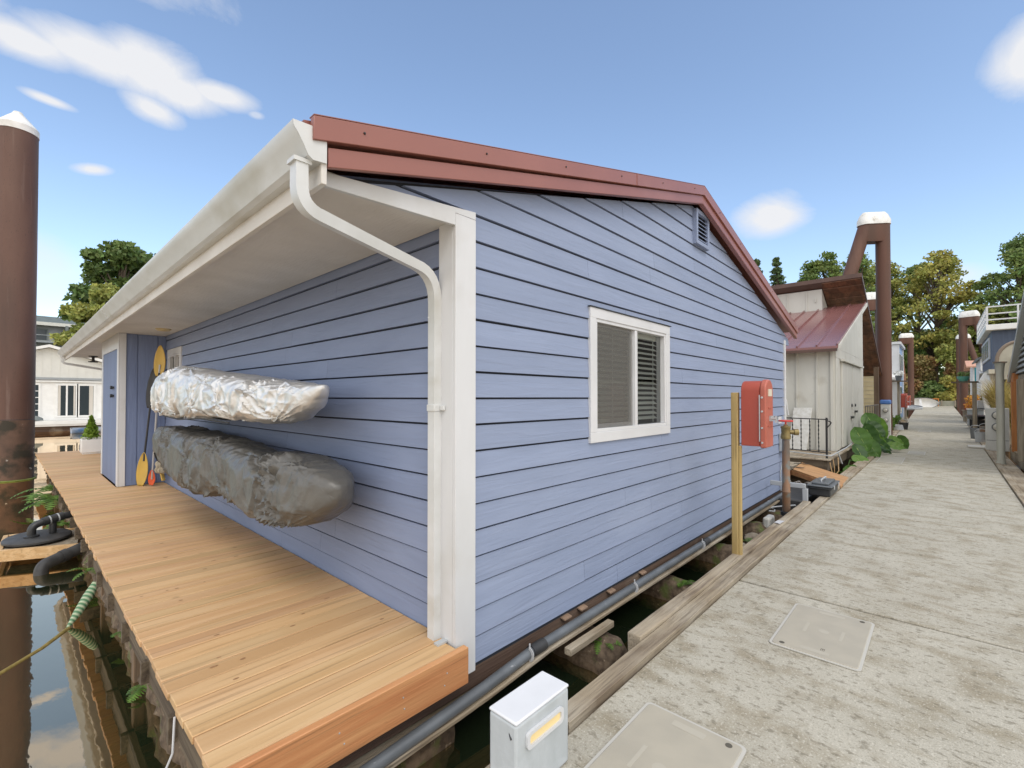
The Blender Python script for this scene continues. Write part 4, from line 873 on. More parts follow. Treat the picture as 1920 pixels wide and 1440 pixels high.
# ------------------------------------------------------------------ steel piles
def pile(cx, cy, top, r, label, m=M_steel, cone=True):
    t = thing('steel_pile', label, 'mooring pile', (cx, cy, WZ), 'rust brown steel mooring piles')
    mb = MB(); mb.lathe((cx, cy, 0), [(r, -3), (r, WZ + .1), (r, 3), (r, top)], 48); make('pipe', mb, m, t, smooth=50)
    mb = MB(); mb.lathe((cx, cy, top - .02), [(r + .012, 0), (r + .014, .16), (r*.93, .22), (r*.30, .50), (r*.22, .56), (.02, .58)], 48); make('cap', mb, M_cap, t, smooth=30)
    return t
t = pile(.05, 17.4, 8.45, .385, 'thick rust brown steel pile with a white cone cap at the left edge')
mb = MB(); mb.lathe((.05, 17.4, 0), [(.3865, -3), (.3865, 1.07)], 48); make('stained_pipe', mb, mat('rust_steel_stained', (.085, .05, .035), (.16, .09, .06), scale=2.2, rough=.75, bump=.4, bscale=25, dirt=(.035, .028, .018), dscale=2.6, dlo=.48, dhi=.62, speck=[((.45, .42, .38), 9, (1, 1, 1), .70, .73, .9)]), t, smooth=50)
mb = MB(); mb.lathe((.05, 17.4, WZ), [(.387, -.05), (.42, -.02), (.43, .015), (.387, .03)], 48); make('algae_ring', mb, M_algae, t)
mb = MB(); mb.lathe((.05, 17.4, 1.08), [(.386, 0), (.3875, .003), (.3875, .012), (.386, .015)], 48); make('weld_seam', mb, M_blk, t)
mb = MB()
for a_ in (-150, -110, -70, -30): mb.lathe((.05 + .26*math.cos(rad(a_)), 17.4 + .26*math.sin(rad(a_)), 8.67), [(.014, 0), (.012, .03)], 8)
make('cap_bolt', mb, M_blk, t)
def aframe(cx, cy, top, r, foot, label, first=None):
    """upright pile and raking pile joined under one oval white cap"""
    t = thing('braced_pile', label, 'mooring pile', (cx, cy, WZ), 'pairs of leaning steel piles under white caps')
    mb = MB(); mb.lathe((cx, cy, 0), [(r, -3), (r, top)], 28); make('upright_pipe', mb, M_steel2, t, smooth=50)
    f = Vector(foot); off = (Vector((f.x, f.y, 0)) - Vector((cx, cy, 0))).normalized(); a_ = Vector((cx, cy, top - .1)) + off*r*2.7
    mb = MB(); mb.tube([Vector((f.x, f.y, -2)), a_], r, 28); make('raking_pipe', mb, M_steel2, t, smooth=50)
    sd = Vector((-off.y, off.x, 0)); c1, c2 = Vector((cx, cy, 0)), Vector((cx, cy, 0)) + off*r*2.7; 
    def ring(rr_, z): 
        out = []
        for k in range(13): an = math.pi*k/12; out.append(c1 - off*rr_*math.sin(an) + sd*rr_*math.cos(an) + Vector((0, 0, z)))
        for k in range(13): an = math.pi*k/12; out.append(c2 + off*rr_*math.sin(an) - sd*rr_*math.cos(an) + Vector((0, 0, z)))
        return out
    def stack(levels):
        mb = MB(); n = 26; vs = []
        for rr_, z in levels: vs += ring(rr_, z)
        fs = [(i*n + k, i*n + (k + 1) % n, (i + 1)*n + (k + 1) % n, (i + 1)*n + k) for i in range(len(levels) - 1) for k in range(n)] + [tuple(range(n)), tuple(range((len(levels) - 1)*n, len(levels)*n))]
        mb.add(vs, fs); return mb
    make('cap', stack([(r + .03, top - .02), (r + .03, top + .18), (r*.75, top + .42), (r*.35, top + .55)]), M_cap, t, smooth=40)
    make('gusset', stack([(r*.9, top - .78), (r*.97, top - .7), (r*.99, top - .02)]), M_steel2, t, smooth=40)
    return t
aframe(26, 1.84, 9.25, .265, (23.6, 5.2, 0), 'tallest pair of leaning steel piles with white cap, rising behind the white shed house')
aframe(43, 3.25, 8.8, .29, (41.5, 6.9, 0), 'second pair of leaning piles on the left, its cap half hidden behind the tallest pair')
aframe(75, 2.75, 9.0, .30, (74, 6.2, 0), 'furthest pair of leaning piles on the left side of the dock')
aframe(59.5, -1.5, 9.0, .30, (58.6, -5.0, 0), 'nearer pair of leaning piles on the right side of the dock, leg sloping right')
aframe(83, -1.7, 9.2, .30, (82, -5.2, 0), 'furthest pair of leaning piles on the right side of the dock')

# ------------------------------------------------------------------ fire cabinet and post, standpipe, things by the ramp
def fire_cabinet(x, y, zb, label, postlabel, s=1.0):
    t = thing('fire_cabinet', label, 'hose cabinet', (x, y, zb), 'red hose cabinets on wooden posts')
    w, h, d = .24*s, .64*s, .17*s
    prof = [(x + .0, zb), (x + w, zb)]
    top = zb + h
    pts = [(0, zb), (w, zb)] + [(w/2 + w/2*math.cos(rad(a_)), top - w*.42 + w*.42*math.sin(rad(a_))) for a_ in range(0, 181, 15)]
    mb = MB(); mb.prism([(x + px, y, pz) for px, pz in pts], (0, -d, 0)); make('body', mb, M_firered, t, smooth=30, bevel=.006)
    dpt = [(-.012 if px < w/2 else w + .012, pz - .012) if k < 2 else (x_ := w/2 + (w/2 + .012)*math.cos(rad((k - 2)*15)), top - w*.42 + (w*.42 + .012)*math.sin(rad((k - 2)*15))) for k, (px, pz) in enumerate(pts)]
    mb = MB(); mb.prism([(x + px, y - d - .002, pz) for px, pz in dpt], (0, -.055*s, 0)); dr_ = make('door', mb, mat('fire_red_door', (.47, .13, .088), (.41, .108, .072), scale=4, rough=.45, bump=.1, bscale=60), t, smooth=30, bevel=.012)
    mb = MB(); mb.box(x + w*.28, x + w*.8, y - d - .062*s, y - d - .056*s, zb + h*.76, zb + h*.87); make('label_plate', mb, mat('plate_cream', (.62, .56, .45), rough=.6), dr_)
    mb = MB(); mb.box(x + w*.45, x + w*.8, y - d - .075*s, y - d - .056*s, zb + h*.38, zb + h*.46); mb.tube([(x + w*.5, y - d - .075*s, zb + h*.42), (x + w*.5, y - d - .115*s, zb + h*.42)], .012*s, 8); mb.bar((x + w*.5, y - d - .112*s, zb + h*.36), (x + w*.5, y - d - .112*s, zb + h*.46), .02*s, .012*s, up=(1, 0, 0)); make('latch', mb, M_galv, dr_)
    mb = MB(); mb.box(x + w*.2, x + w*.85, y - d - .066*s, y - d - .056*s, zb + h*.30, zb + h*.315); mb.box(x + w*.3, x + w*.7, y - d - .066*s, y - d - .056*s, zb + h*.575, zb + h*.59); make('door_rib', mb, MT['fire_red_door'], dr_)
    mb = MB(); mb.box(x - .017, x - .012, y - d - .006, y - d + .003, zb + .05*s, zb + h*.78); make('hinge', mb, M_galv, dr_)
    mb = MB()
    for f in (.06, .28, .53, .74): mb.lathe((x - .012, y - d - .022*s, zb + h*f), [(.011*s, 0), (.008*s, .006)], 10, axis='-x')
    make('rivet', mb, M_galv, dr_)
    return t
fire_cabinet(5.02, 1.492, 1.165, 'red metal hose cabinet on the timber post in front of the blue gable wall', '', 1.02)
t = thing('wooden_post', 'new square timber post carrying the nearest red hose cabinet', 'post', (5.06, 1.55, 0))
mb = MB(); mb.box(5.015, 5.085, 1.523, 1.588, -.15, 1.70); make('shaft', mb, M_post, t, bevel=.006)
mb = MB(); mb.box(5.02, 5.06, 1.494, 1.522, -.02, 1.16); make('packing_strip', mb, M_post, t, bevel=.006)
# standpipe
sx, sy = 7.62, 1.66
t = thing('standpipe', 'rusty standpipe with brass valve and red handwheel at the dock edge', 'standpipe', (sx, sy, 0))
mb = MB(); mb.lathe((sx, sy, 0), [(.052, -.4), (.052, .28), (.056, .285), (.056, .295), (.052, .30), (.048, 1.05)], 20); make('riser', mb, M_stand, t, smooth=40)
mb = MB(); mb.lathe((sx, sy, 1.05), [(.062, 0), (.066, .03), (.058, .07), (.058, .15), (.066, .16), (.066, .18), (.035, .19), (.02, .21)], 20); mb.tube([(sx, sy, 1.15), (sx + .06, sy - .10, 1.15)], .032, 12); mb.tube([(sx + .055, sy - .09, 1.15), (sx + .085, sy - .14, 1.15)], .045, 12); make('valve', mb, M_brass, t, smooth=40)
mb = MB(); mb.lathe((sx, sy, 1.25), [(.012, 0), (.012, .06)], 10)
a_ = arc((sx, sy, 1.31), .085, 0, 360, 28, (1, 0, 0), (0, 1, 0)); mb.tube(a_, .012, 8)
for k in range(3): an = k*2.094; mb.bar((sx, sy, 1.31), (sx + .085*math.cos(an), sy + .085*math.sin(an), 1.31), .018, .012)
hw = make('handwheel', mb, mat('wheel_red', (.60, .06, .05), rough=.4), t, smooth=40)
mb = MB(); mb.box(sx - .09, sx + .09, sy - .02, sy + .02, -.02, .0); mb.lathe((sx, sy, -.05), [(.075, 0), (.075, .05), (.055, .06)], 16); make('clamp', mb, M_iron, t)
# ramp and landing
t = thing('ramp', 'orange cedar gangplank ramp leading from the dock up to a landing', 'ramp', (11, 1.8, .1))
mb = MB(); mb.prism([(10.25, 1.36, .045), (11.45, 1.39, .045), (12.1, 2.32, .19), (10.85, 2.24, .19)], (0, 0, -.05)); make('board', mb, wood('ramp_ply', (.54, .30, .13), (.46, .24, .10), 1, rough=.55, grain=8, island=0), t, bevel=.004)
mb = MB(); mb.bar((10.27, 1.40, -.01), (10.88, 2.26, .11), .04, .08); make('side_rail', mb, M_fasc, t)
mb = MB()
for f in (.25, .8): p = Vector((10.85, 2.24, .192)).lerp(Vector((12.1, 2.32, .192)), f); mb.box(p.x - .03, p.x + .03, p.y - .16, p.y + .12, .19, .196)
make('strap_hinge', mb, M_iron, t)
t = thing('landing', 'small grey landing box at the top of the ramp behind the standpipe', 'landing', (11.5, 2.8, 0)); mb = MB(); mb.box(10.85, 12.1, 2.34, 3.3, .12, .185); make('top', mb, M_grey, t, bevel=.004); mb = MB(); mb.box(10.86, 10.95, 2.36, 2.45, -.3, .118); mb.box(10.86, 12.0, 2.36, 2.40, .0, .118); make('leg', mb, M_orange, t)
# toolbox
t = thing('toolbox', 'black plastic toolbox with grey lid on the dock edge by the ramp', 'toolbox', (9.2, 1.45, 0))
mb = MB(); x0, x1, y0, y1 = 8.95, 9.75, 1.30, 1.66; mb.prism([(x0 + .03, y0 + .03, .04), (x1 - .03, y0 + .03, .04), (x1 - .03, y1 - .03, .04), (x0 + .03, y1 - .03, .04)], (0, 0, .14)); mb.box(x0 + .01, x1 - .01, y0 + .01, y1 - .01, .15, .185); make('body', mb, M_blk, t, bevel=.015)
mb = MB(); mb.box(x0, x1, y0, y1, .187, .215); mb.box(x0 + .08, x1 - .08, y0 + .06, y1 - .06, .215, .25); make('lid', mb, M_lid, t, bevel=.02)
mb = MB(); mb.tube(fillet([(x0 + .2, y0 + .18, .25), (x0 + .2, y0 + .18, .285), (x1 - .2, y0 + .18, .285), (x1 - .2, y0 + .18, .25)], .03), .014, 8); make('handle', mb, M_plastic, t); mb = MB(); mb.box(x0 + .15, x0 + .22, y0 - .006, y0, .15, .21); mb.box(x1 - .22, x1 - .15, y0 - .006, y0, .15, .21); make('latch', mb, M_plastic, t)
mb = MB(); X = 8.35; mb.box(X, X + .05, 1.56, 2.05, .24, .31); mb.box(X, X + .05, 1.53, 1.60, -.08, .238); o = make('grey_frame', mb, M_plastic, None, bevel=.006); tag(o, 'angled light grey frame standing behind the foot of the standpipe', 'frame')
mb = MB(); rr = random.Random(5)
for k in range(30):
    c = Vector((9.9 + rr.uniform(-.05, .05), 1.62 + k*.022, .06 + .03*math.sin(k*.9))); ax_ = Vector((rr.uniform(-1, 1), rr.uniform(-.3, .3), rr.uniform(-1, 1))).normalized(); u = ax_.orthogonal().normalized(); v2 = ax_.cross(u); mb.tube(arc(c, .028, 0, 360, 8, u, v2), .007, 5)
o = make('chain', mb, M_chain, None, smooth=50); tag(o, 'heap of pale chain lying under the edge of the ramp', 'chain')
mb = MB(); pts = [(8.5 + .25*math.sin(k*.7), 1.75 + .04*k + .1*math.cos(k*1.1), -.15 + .04*math.sin(k*.5)) for k in range(14)]; mb.tube(pts, .012, 8); o = make('loose_hose', mb, M_plastic, None, smooth=50); tag(o, 'thin grey hose coiled in the dark gap behind the grey frame', 'hose')
mb = MB(); mb.box(8.9, 10.6, 1.68, 2.3, -.35, -.06); o = make('float_block', mb, M_rub, None, bevel=.02); tag(o, 'dark float block below the chain and toolbox', 'float')

# ------------------------------------------------------------------ light pedestal at the bottom edge
t = thing('light_pedestal', 'squat grey dock light pedestal with glowing slot lens at the bottom edge', 'light pedestal', (1.55, 1.33, 0))
mb = MB(); mb.box(1.38, 1.735, 1.255, 1.41, .004, .335); b = make('body', mb, M_galvb, t, bevel=.012, seg=3)
mb = MB(); mb.box(1.379, 1.736, 1.254, 1.411, .3355, .350); make('top', mb, M_galvt, t, bevel=.009, seg=4)
mb = MB(); pts = rrect(1.435, 1.68, .215, .285, .02, 0); inner = rrect(1.452, 1.663, .230, .270, .012, 0); n = len(pts)
vs = [(p[0], 1.254 - .012, p[1]) for p in pts] + [(p[0], 1.254 - .012, p[1]) for p in inner] + [(p[0], 1.2545, p[1]) for p in pts] + [(p[0], 1.2545, p[1]) for p in inner]
fs = [(k, (k + 1) % n, n + (k + 1) % n, n + k) for k in range(n)] + [(k, 2*n + k, 2*n + (k + 1) % n, (k + 1) % n) for k in range(n)] + [(n + k, n + (k + 1) % n, 3*n + (k + 1) % n, 3*n + k) for k in range(n)]
mb.add(vs, fs); make('lens_rim', mb, M_white, t)
mb = MB(); mb.prism([(p[0], 1.2500, p[1]) for p in inner], (0, .003, 0)); plabel(make('lens', mb, M_lamp, t), 'glowing amber lens')
mb = MB(); mb.bar((1.385, 1.30, .30), (1.377, 1.28, .275), .006, .006); make('screw', mb, M_blk, t)

# ------------------------------------------------------------------ white shed house on the next float
t = thing('shed_house', 'cream board-sided floating house with double doors, maroon lean-to roof and brown upper roof', 'house', (16, 2.4, 0)); H2 = t
YS = 1.95
mb = MB(); mb.prism([(14.1, YS + .012, .30), (19.6, YS + .012, .30), (19.6, YS + .012, 4.72), (14.1, YS + .012, 2.95)], (0, 7, 0)); make('lean_to_wall', mb, M_cream, t, smooth=0)
mb = MB()
for (a_, b_, c_, d_) in ((14.1, 14.6, .3, 2.655), (18.75, 19.6, .3, 2.655)): mb.box(a_, b_, YS - .006, YS + .01, c_, d_)
mb.prism([(14.1, YS - .006, 2.66), (19.6, YS - .006, 2.66), (19.6, YS - .006, 2.9), (14.1, YS - .006, 2.9)], (0, .016, 0)); mb.prism([(14.3, YS - .003, 2.905), (19.595, YS - .003, 2.905), (19.595, YS - .003, 4.66), (14.9, YS - .003, 3.1)], (0, .014, 0))
make('trim_board', mb, M_cream, t, bevel=.004)
for (a_, b_) in ((14.95, 16.75), (16.85, 18.65)):
    mb = MB(); mb.box(a_, b_, YS - .03, YS + .008, .33, 2.58); d = make('door', mb, M_cream, t, bevel=.005)
    mb = MB(); mb.box(a_ + (1.4 if a_ < 16 else .3), a_ + (1.7 if a_ < 16 else .55), YS - .09, YS - .03, 1.20 if a_ > 16 else 1.05, 1.26 if a_ > 16 else 1.11); mb.lathe((a_ + (1.6 if a_ < 16 else .4), YS - .03, 1.42), [(.05, 0), (.04, .03)], 10, axis='-y'); make('handle', mb, M_blk, d)
mb = MB(); mb.box(14.8, 18.9, YS - .10, YS - .008, 2.60, 2.655); make('door_canopy', mb, M_cream, t)
mb = MB()
for k, Y in enumerate((2.35, 2.80, 3.25, 3.7, 4.2, 4.7, 5.2, 5.7)): mb.box(14.07, 14.099, Y - (.02), Y + .025, .3, 2.80)
mb.box(14.055, 14.099, 2.0, 2.06, .3, 2.83)
make('batten', mb, M_cream, t)
# lean-to metal roof
mb = MB(); ea, eb = (13.75, 2.86), (19.75, 4.80)
mb.prism([(ea[0], YS - .10, ea[1]), (eb[0], YS - .10, eb[1]), (eb[0], YS - .10, eb[1] + .06), (ea[0], YS - .10, ea[1] + .06)], (0, 7.5, 0))
for k in range(18): Y = YS - .08 + k*.43; mb.bar((ea[0], Y, ea[1] + .085), (eb[0], Y, eb[1] + .085), .035, .05)
make('lean_to_roof', mb, M_maroon, t)
mb = MB(); mb.prism([(ea[0], YS - .13, ea[1] - .05), (eb[0], YS - .13, eb[1] - .05), (eb[0], YS - .13, eb[1] + .07), (ea[0], YS - .13, ea[1] + .07)], (0, .028, 0)); make('rake_board', mb, M_cream, t)
mb = MB(); mb.box(ea[0] - .02, ea[0] + .02, YS - .08, 9.3, ea[1] - .07, ea[1] - .002); make('eave_board', mb, M_brownroof, t)
# clerestory + main body + brown roof
mb = MB(); mb.prism([(19.3, 3.05, .3), (25.0, 3.05, .3), (25.0, 3.05, 2.75), (19.3, 3.05, 5.45)], (0, 6.3, 0)); make('main_wall', mb, M_cream, t, smooth=0)
mb = MB()
for Y in (3.5, 4.1, 4.7, 5.3): mb.box(19.27, 19.299, Y, Y + .03, 4.7, 5.42)
mb.box(19.26, 19.299, 3.22, 3.26, 5.0, 5.15); make('batten', mb, M_cream, t)
ra, rb = (19.0, 5.62), (25.75, 2.62)
mb = MB(); mb.prism([(ra[0], YS - .06, ra[1]), (rb[0], YS - .06, rb[1]), (rb[0], YS - .06, rb[1] + .14), (ra[0], YS - .06, ra[1] + .14)], (0, 7.6, 0)); make('upper_roof', mb, M_brownroof, t)
mb = MB(); n = 22
for k in range(n):
    f0, f1 = k/n + .003, (k + 1)/n - .003; xa, za = ra[0] + .02 + (rb[0] - ra[0] - .06)*f0, ra[1] - .004 + (rb[1] - ra[1])*f0; xb, zb = ra[0] + .02 + (rb[0] - ra[0] - .06)*f1, ra[1] - .004 + (rb[1] - ra[1])*f1
    mb.prism([(xa, YS - .03, za), (xb, YS - .03, zb), (xb, YS - .03, zb - .03 - .015*(k % 2)), (xa, YS - .03, za - .03 - .015*(k % 2))], (0, 1.10, 0))
make('soffit_boards', mb, M_soffb, t)
mb = MB(); mb.box(24.5, 24.68, 1.92, 2.08, 0, 2.92); make('porch_post', mb, mat('post_brown', (.10, .065, .04), (.15, .1, .065), scale=6, st=(1, 1, .2), rough=.8), t)
# porch deck and float
mb = MB(); y = 1.80
while y < 6: mb.box(12.15, 14.05, y, y + .28, .262, .298); y += .288
mb.box(14.1, 25, 1.80, 1.93, .26, .298)
make('porch_decking', mb, M_grey, t, bevel=.006)
mb = MB(); mb.box(12.2, 14.1, 1.86, 1.93, .02, .259); mb.box(12.17, 12.24, 1.93, 6, .02, .259); mb.box(14.11, 24.9, 1.86, 1.93, .02, .255); mb.box(12.6, 25, 2.2, 6.5, -.5, .02); make('float', mb, M_greyy, t)
mb = MB(); mb.tube(fillet([(12.25, 1.82, .22), (12.25, 1.76, -.1), (13.0, 1.76, -.05), (13.2, 1.80, .24)], .03), .012, 6); mb.tube([(12.7, 1.83, .27), (12.7, 1.80, .05), (12.75, 1.81, -.1)], .012, 6); make('tie_cord', mb, M_fasc2, t)
# iron railing
t = thing('railing', 'low black iron railing with twisted bars on the shed house porch', 'railing', (12.3, 2.4, .3))
mb = MB(); mb.tube([(12.3, 1.85, 1.16), (12.3, 3.6, 1.19)], .012, 8); mb.tube([(12.3, 1.80, .42), (12.3, 3.6, .50)], .012, 8); make('rail', mb, M_iron, t)
mb = MB(); mb.tube([(12.3, 1.88, .30), (12.3, 1.88, 1.20)], .022, 8); mb.tube(fillet([(12.3, 1.88, 1.14), (12.3, 1.78, 1.10), (12.3, 1.87, .98)], .05), .012, 8); make('newel', mb, M_iron, t)
for k in range(9):
    Y = 2.03 + k*.17; mb = MB(); pts = [(12.3, Y, .44 + j*.0205) for j in range(36)]; mb.sweep(pts, [(-.008, -.008), (.008, -.008), (.008, .008), (-.008, .008)], [1 + .35*math.sin(j*1.4) for j in range(36)]); make('baluster', mb, M_iron, t)
t = thing('low_rail', 'pale low tie rail bent round the porch corner of the shed house', 'rail', (13, 1.85, .35)); mb = MB(); mb.tube(fillet([(12.28, 2.7, .40), (12.28, 1.80, .36), (13.9, 1.72, .42), (14.9, 1.73, .45)], .05), .014, 8); mb.tube([(12.9, 1.76, .40), (13.05, 1.70, .12)], .018, 6); make('bar', mb, M_galv, t)
o = make('foam_sheet', MB().prism([(13.72, 2.52, .30), (13.72, 2.95, .30), (14.0, 2.85, 1.38), (14.0, 2.44, 1.38)], (-.04, 0, 0)), M_foam, None, bevel=.006); tag(o, 'white foam sheet leaning on the shed house wall behind the railing', 'board')
o = make('garden_chair_back', MB().tube(fillet([(13.4, 3.05, .3), (13.4, 3.02, 1.68), (13.45, 2.92, 1.62), (13.5, 2.88, 1.2)], .08), .018, 8), M_white, None, smooth=50); tag(o, 'bent white tube standing behind the foam sheet', 'tube')

# railing beyond the shed and cream house behind
def railing(x0, x1, y, z0, z1, label, m=M_iron, nb=10, name='railing'):
    t = thing(name, label, 'railing', ((x0 + x1)/2, y, z0)); mb = MB(); mb.tube([(x0, y, z1), (x1, y, z1)], .02, 6); mb.tube([(x0, y, z0 + .12), (x1, y, z0 + .12)], .015, 6); make('rail', mb, m, t)
    for k in range(nb + 1): X = x0 + (x1 - x0)*k/nb; make('baluster', MB().tube([(X, y, z0), (X, y, z1)], .014, 6), m, t)
    return t
railing(20, 24.4, 1.93, .3, 1.35, 'thin grey railing between the shed doors and the brown porch post', mat('rail_grey', (.13, .12, .11), rough=.6), 8)
def simple_house(name, label, x0, x1, y0, y1, z0, z1, m, roofm, rise=.8, ridge='x', over=.25, windows=(), trim=M_white, flat=False):
    t = thing(name, label, 'house', ((x0 + x1)/2, (y0 + y1)/2, z0)); mb = MB(); mb.box(x0, x1, y0, y1, z0, z1)
    if not flat:
        if ridge == 'y': mb.prism([(x0, y0, z1), (x1, y0, z1), ((x0 + x1)/2, y0, z1 + rise)], (0, y1 - y0, 0))
        else: mb.prism([(x0, y0, z1), (x0, y1, z1), (x0, (y0 + y1)/2, z1 + rise)], (x1 - x0, 0, 0))
    make('wall', mb, m, t, smooth=0)
    mb = MB(); th = .10
    if flat: mb.box(x0 - over, x1 + over, y0 - over, y1 + over, z1 + .001, z1 + .16)
    elif ridge == 'y':
        xm = (x0 + x1)/2; k = rise/(xm - x0)
        for s_, xe in ((-1, x0 - over), (1, x1 + over)): mb.prism([(xe, y0 - over, z1 - k*over + .01), (xm, y0 - over, z1 + rise + .01), (xm, y0 - over, z1 + rise + th), (xe, y0 - over, z1 - k*over + th)], (0, y1 - y0 + 2*over, 0))
    else:
        ym = (y0 + y1)/2; k = rise/(ym - y0)
        for s_, ye in ((-1, y0 - over), (1, y1 + over)): mb.prism([(x0 - over, ye, z1 - k*over + .01), (x0 - over, ym, z1 + rise + .01), (x0 - over, ym, z1 + rise + th), (x0 - over, ye, z1 - k*over + th)], (x1 - x0 + 2*over, 0, 0))
    make('roof', mb, roofm, t, smooth=0)
    for (f, a_, b_, c_, d_) in windows:
        fr = MB(); g = MB(); e = .08
        if f == 'x': fr.box(x0 - .04, x0 - .002, a_, b_, c_, d_); g.box(x0 - .05, x0 - .041, a_ + e, b_ - e, c_ + e, d_ - e)
        elif f == 'y': fr.box(a_, b_, y0 - .04, y0 - .002, c_, d_); g.box(a_ + e, b_ - e, y0 - .05, y0 - .041, c_ + e, d_ - e)
        elif f == 'Y': fr.box(a_, b_, y1 + .002, y1 + .04, c_, d_); g.box(a_ + e, b_ - e, y1 + .041, y1 + .05, c_ + e, d_ - e)
        w = make('window', fr, trim, t); make('pane', g, mat('dark_pane', (.04, .05, .055), rough=.08), w)
    if z0 < .2: make('float', MB().box(x0 - .2, x1 + .2, y0 - .15, y1 + .2, -.6, z0 - .002), M_greyy, t)
    return t
t = simple_house('floating_house', 'cream lap-sided house with a dark green roof edge behind the brown porch post', 28, 33, 2.35, 6, .15, 2.9, M_yellowh, M_green, .9, 'x', .12, [('x', 2.95, 3.5, .9, 2.2)])
mb = MB(); z = .2
while z < 2.85: mb.box(27.985, 27.999, 2.35, 6, z, z + .012); z += .2
make('siding_line', mb, M_beige, t)
mb = MB(); mb.prism([(27.2, 3.1, 2.72), (28, 3.1, 2.95), (28, 3.1, 2.88), (27.2, 3.1, 2.65)], (0, 1.6, 0)); make('porch_roof', mb, M_green, t)
t = simple_house('floating_house', 'two-storey pale blue house with white corner boards, beyond the tallest piles', 38, 42.6, 2.0, 7, .3, 5.0, M_bhouse, M_white, .5, 'y', .15, [('y', 38.6, 39.6, 3.3, 4.5), ('y', 40.4, 41.6, 3.3, 4.5), ('y', 39, 40.5, .6, 2.4)], flat=True)
mb = MB(); mb.box(37.94, 37.995, 2.0, 2.35, .3, 4.99); mb.box(37.94, 37.995, 2.35, 7, 4.65, 4.99); mb.box(37.95, 38.3, 1.94, 1.995, .3, 4.99); mb.box(42.2, 42.62, 1.94, 1.995, .3, 4.99); make('corner_board', mb, M_white, t)
mb = MB(); mb.prism([(37.0, 1.9, 2.75), (38, 1.9, 3.0), (38, 1.9, 3.15), (37.0, 1.9, 2.9)], (0, 2.5, 0)); make('porch_roof', mb, M_nbw, t)
simple_house('floating_house', 'small house with a peach gable roof beyond the pale blue house', 50, 56, 2.7, 7, .3, 3.2, M_nbb, M_peach, 1.7, 'y', .3, [('x', 3, 3.8, 1.2, 2.4)])

# elephant ear plant
def heart_leaf(c, tipdir, nrm, L_, W, t_mb, petiole=None):
    c, d, n_ = Vector(c), Vector(tipdir).normalized(), Vector(nrm).normalized(); sd = d.cross(n_).normalized(); n_ = sd.cross(d); mbl = t_mb
    def fn(u, v):
        x = (v - .5)*2; w = W*.5*(math.sin(math.pi*u**.75))**.75 if u < 1 else 0
        back = -.16*L_*abs(x)*(1 - u)**3
        return c + d*(u*L_ + back) + sd*x*w + n_*(-.10*L_*u*u + .10*W*abs(x)**1.3 + .012*math.sin(u*22 + x*3))
    mbl.grid(fn, 14, 11); mbl.tube([c, c + d*L_*.5 - n_*.02*L_, c + d*L_*.9 - n_*.085*L_], [.008, .005, .002], 5, mi=1)
t = thing('elephant_ear_plant', 'broad-leaved elephant ear plant spilling over the dock edge by the shed doors', 'plant', (17.2, 1.65, 0))
LV = [((15.6, 1.72, .92), (-.1, -.5, -.9), .62, .46), ((16.6, 1.62, .98), (.2, -.5, -.9), .66, .50), ((17.4, 1.55, .62), (.6, -.7, -.6), .62, .44), ((16.2, 1.55, .52), (-.2, -.6, -.8), .52, .38), ((17.0, 1.50, .50), (.4, -.8, -.5), .58, .36), ((18.9, 1.55, 1.12), (.3, -.4, -1.), .72, .52), ((18.2, 1.72, 1.32), (-.3, -.3, -.5), .6, .5), ((18.0, 1.30, .34), (.5, -.9, -.3), .5, .36),
      ((18.6, 1.20, .42), (.7, -.8, -.35), .48, .34), ((19.2, 1.02, .46), (.3, -.5, -.8), .46, .34), ((15.2, 1.68, .42), (-.5, -.5, -.8), .46, .34), ((14.9, 1.66, .1), (-.4, -.5, -.3), .42, .36), ((13.6, 1.66, -.05), (-.6, -.4, -.2), .34, .3), ((17.8, 1.62, 1.05), (-.1, -.6, -.6), .55, .42), ((18.0, 1.2, .24), (.2, -1, -.15), .42, .3), ((16.0, 1.60, .25), (.1, -.6, -.7), .4, .3), ((17.2, 1.42, .30), (.1, -.8, -.5), .42, .3)]
for k, (c, d, L_, W) in enumerate(LV):
    c = (c[0], c[1], c[2]*.80 + .02); mb = MB(); heart_leaf(c, d, (-.62, -.45, .65) if k % 3 else (-.8, -.1, .5), L_, W, mb); make('leaf', mb, [(M_leafb, M_leafl, M_leafd)[(k*2) % 3], mat('leaf_vein', (.30, .40, .10), rough=.5)], t, smooth=80, fixn=False)
    mb = MB(); b0 = Vector((max(min(c[0], 17.9), 14.2)*.5 + 17.0*.5, 1.68, -.1)); mb.tube([b0, b0.lerp(Vector(c), .6) + Vector((0, .05, .12)), Vector(c)], [.018, .013, .009], 7); make('stem', mb, M_leafb, t, smooth=60)
plant('undergrowth_fern', (14.4, 1.68, -.3), 16, .45, .13, M_leafb, 'low leafy growth in the gap below the shed house porch', seed=21)
plant('undergrowth_fern', (12.9, 1.62, -.3), 12, .35, .12, M_leafb, 'small dark leafy clump between the ramp and the shed porch', seed=22)

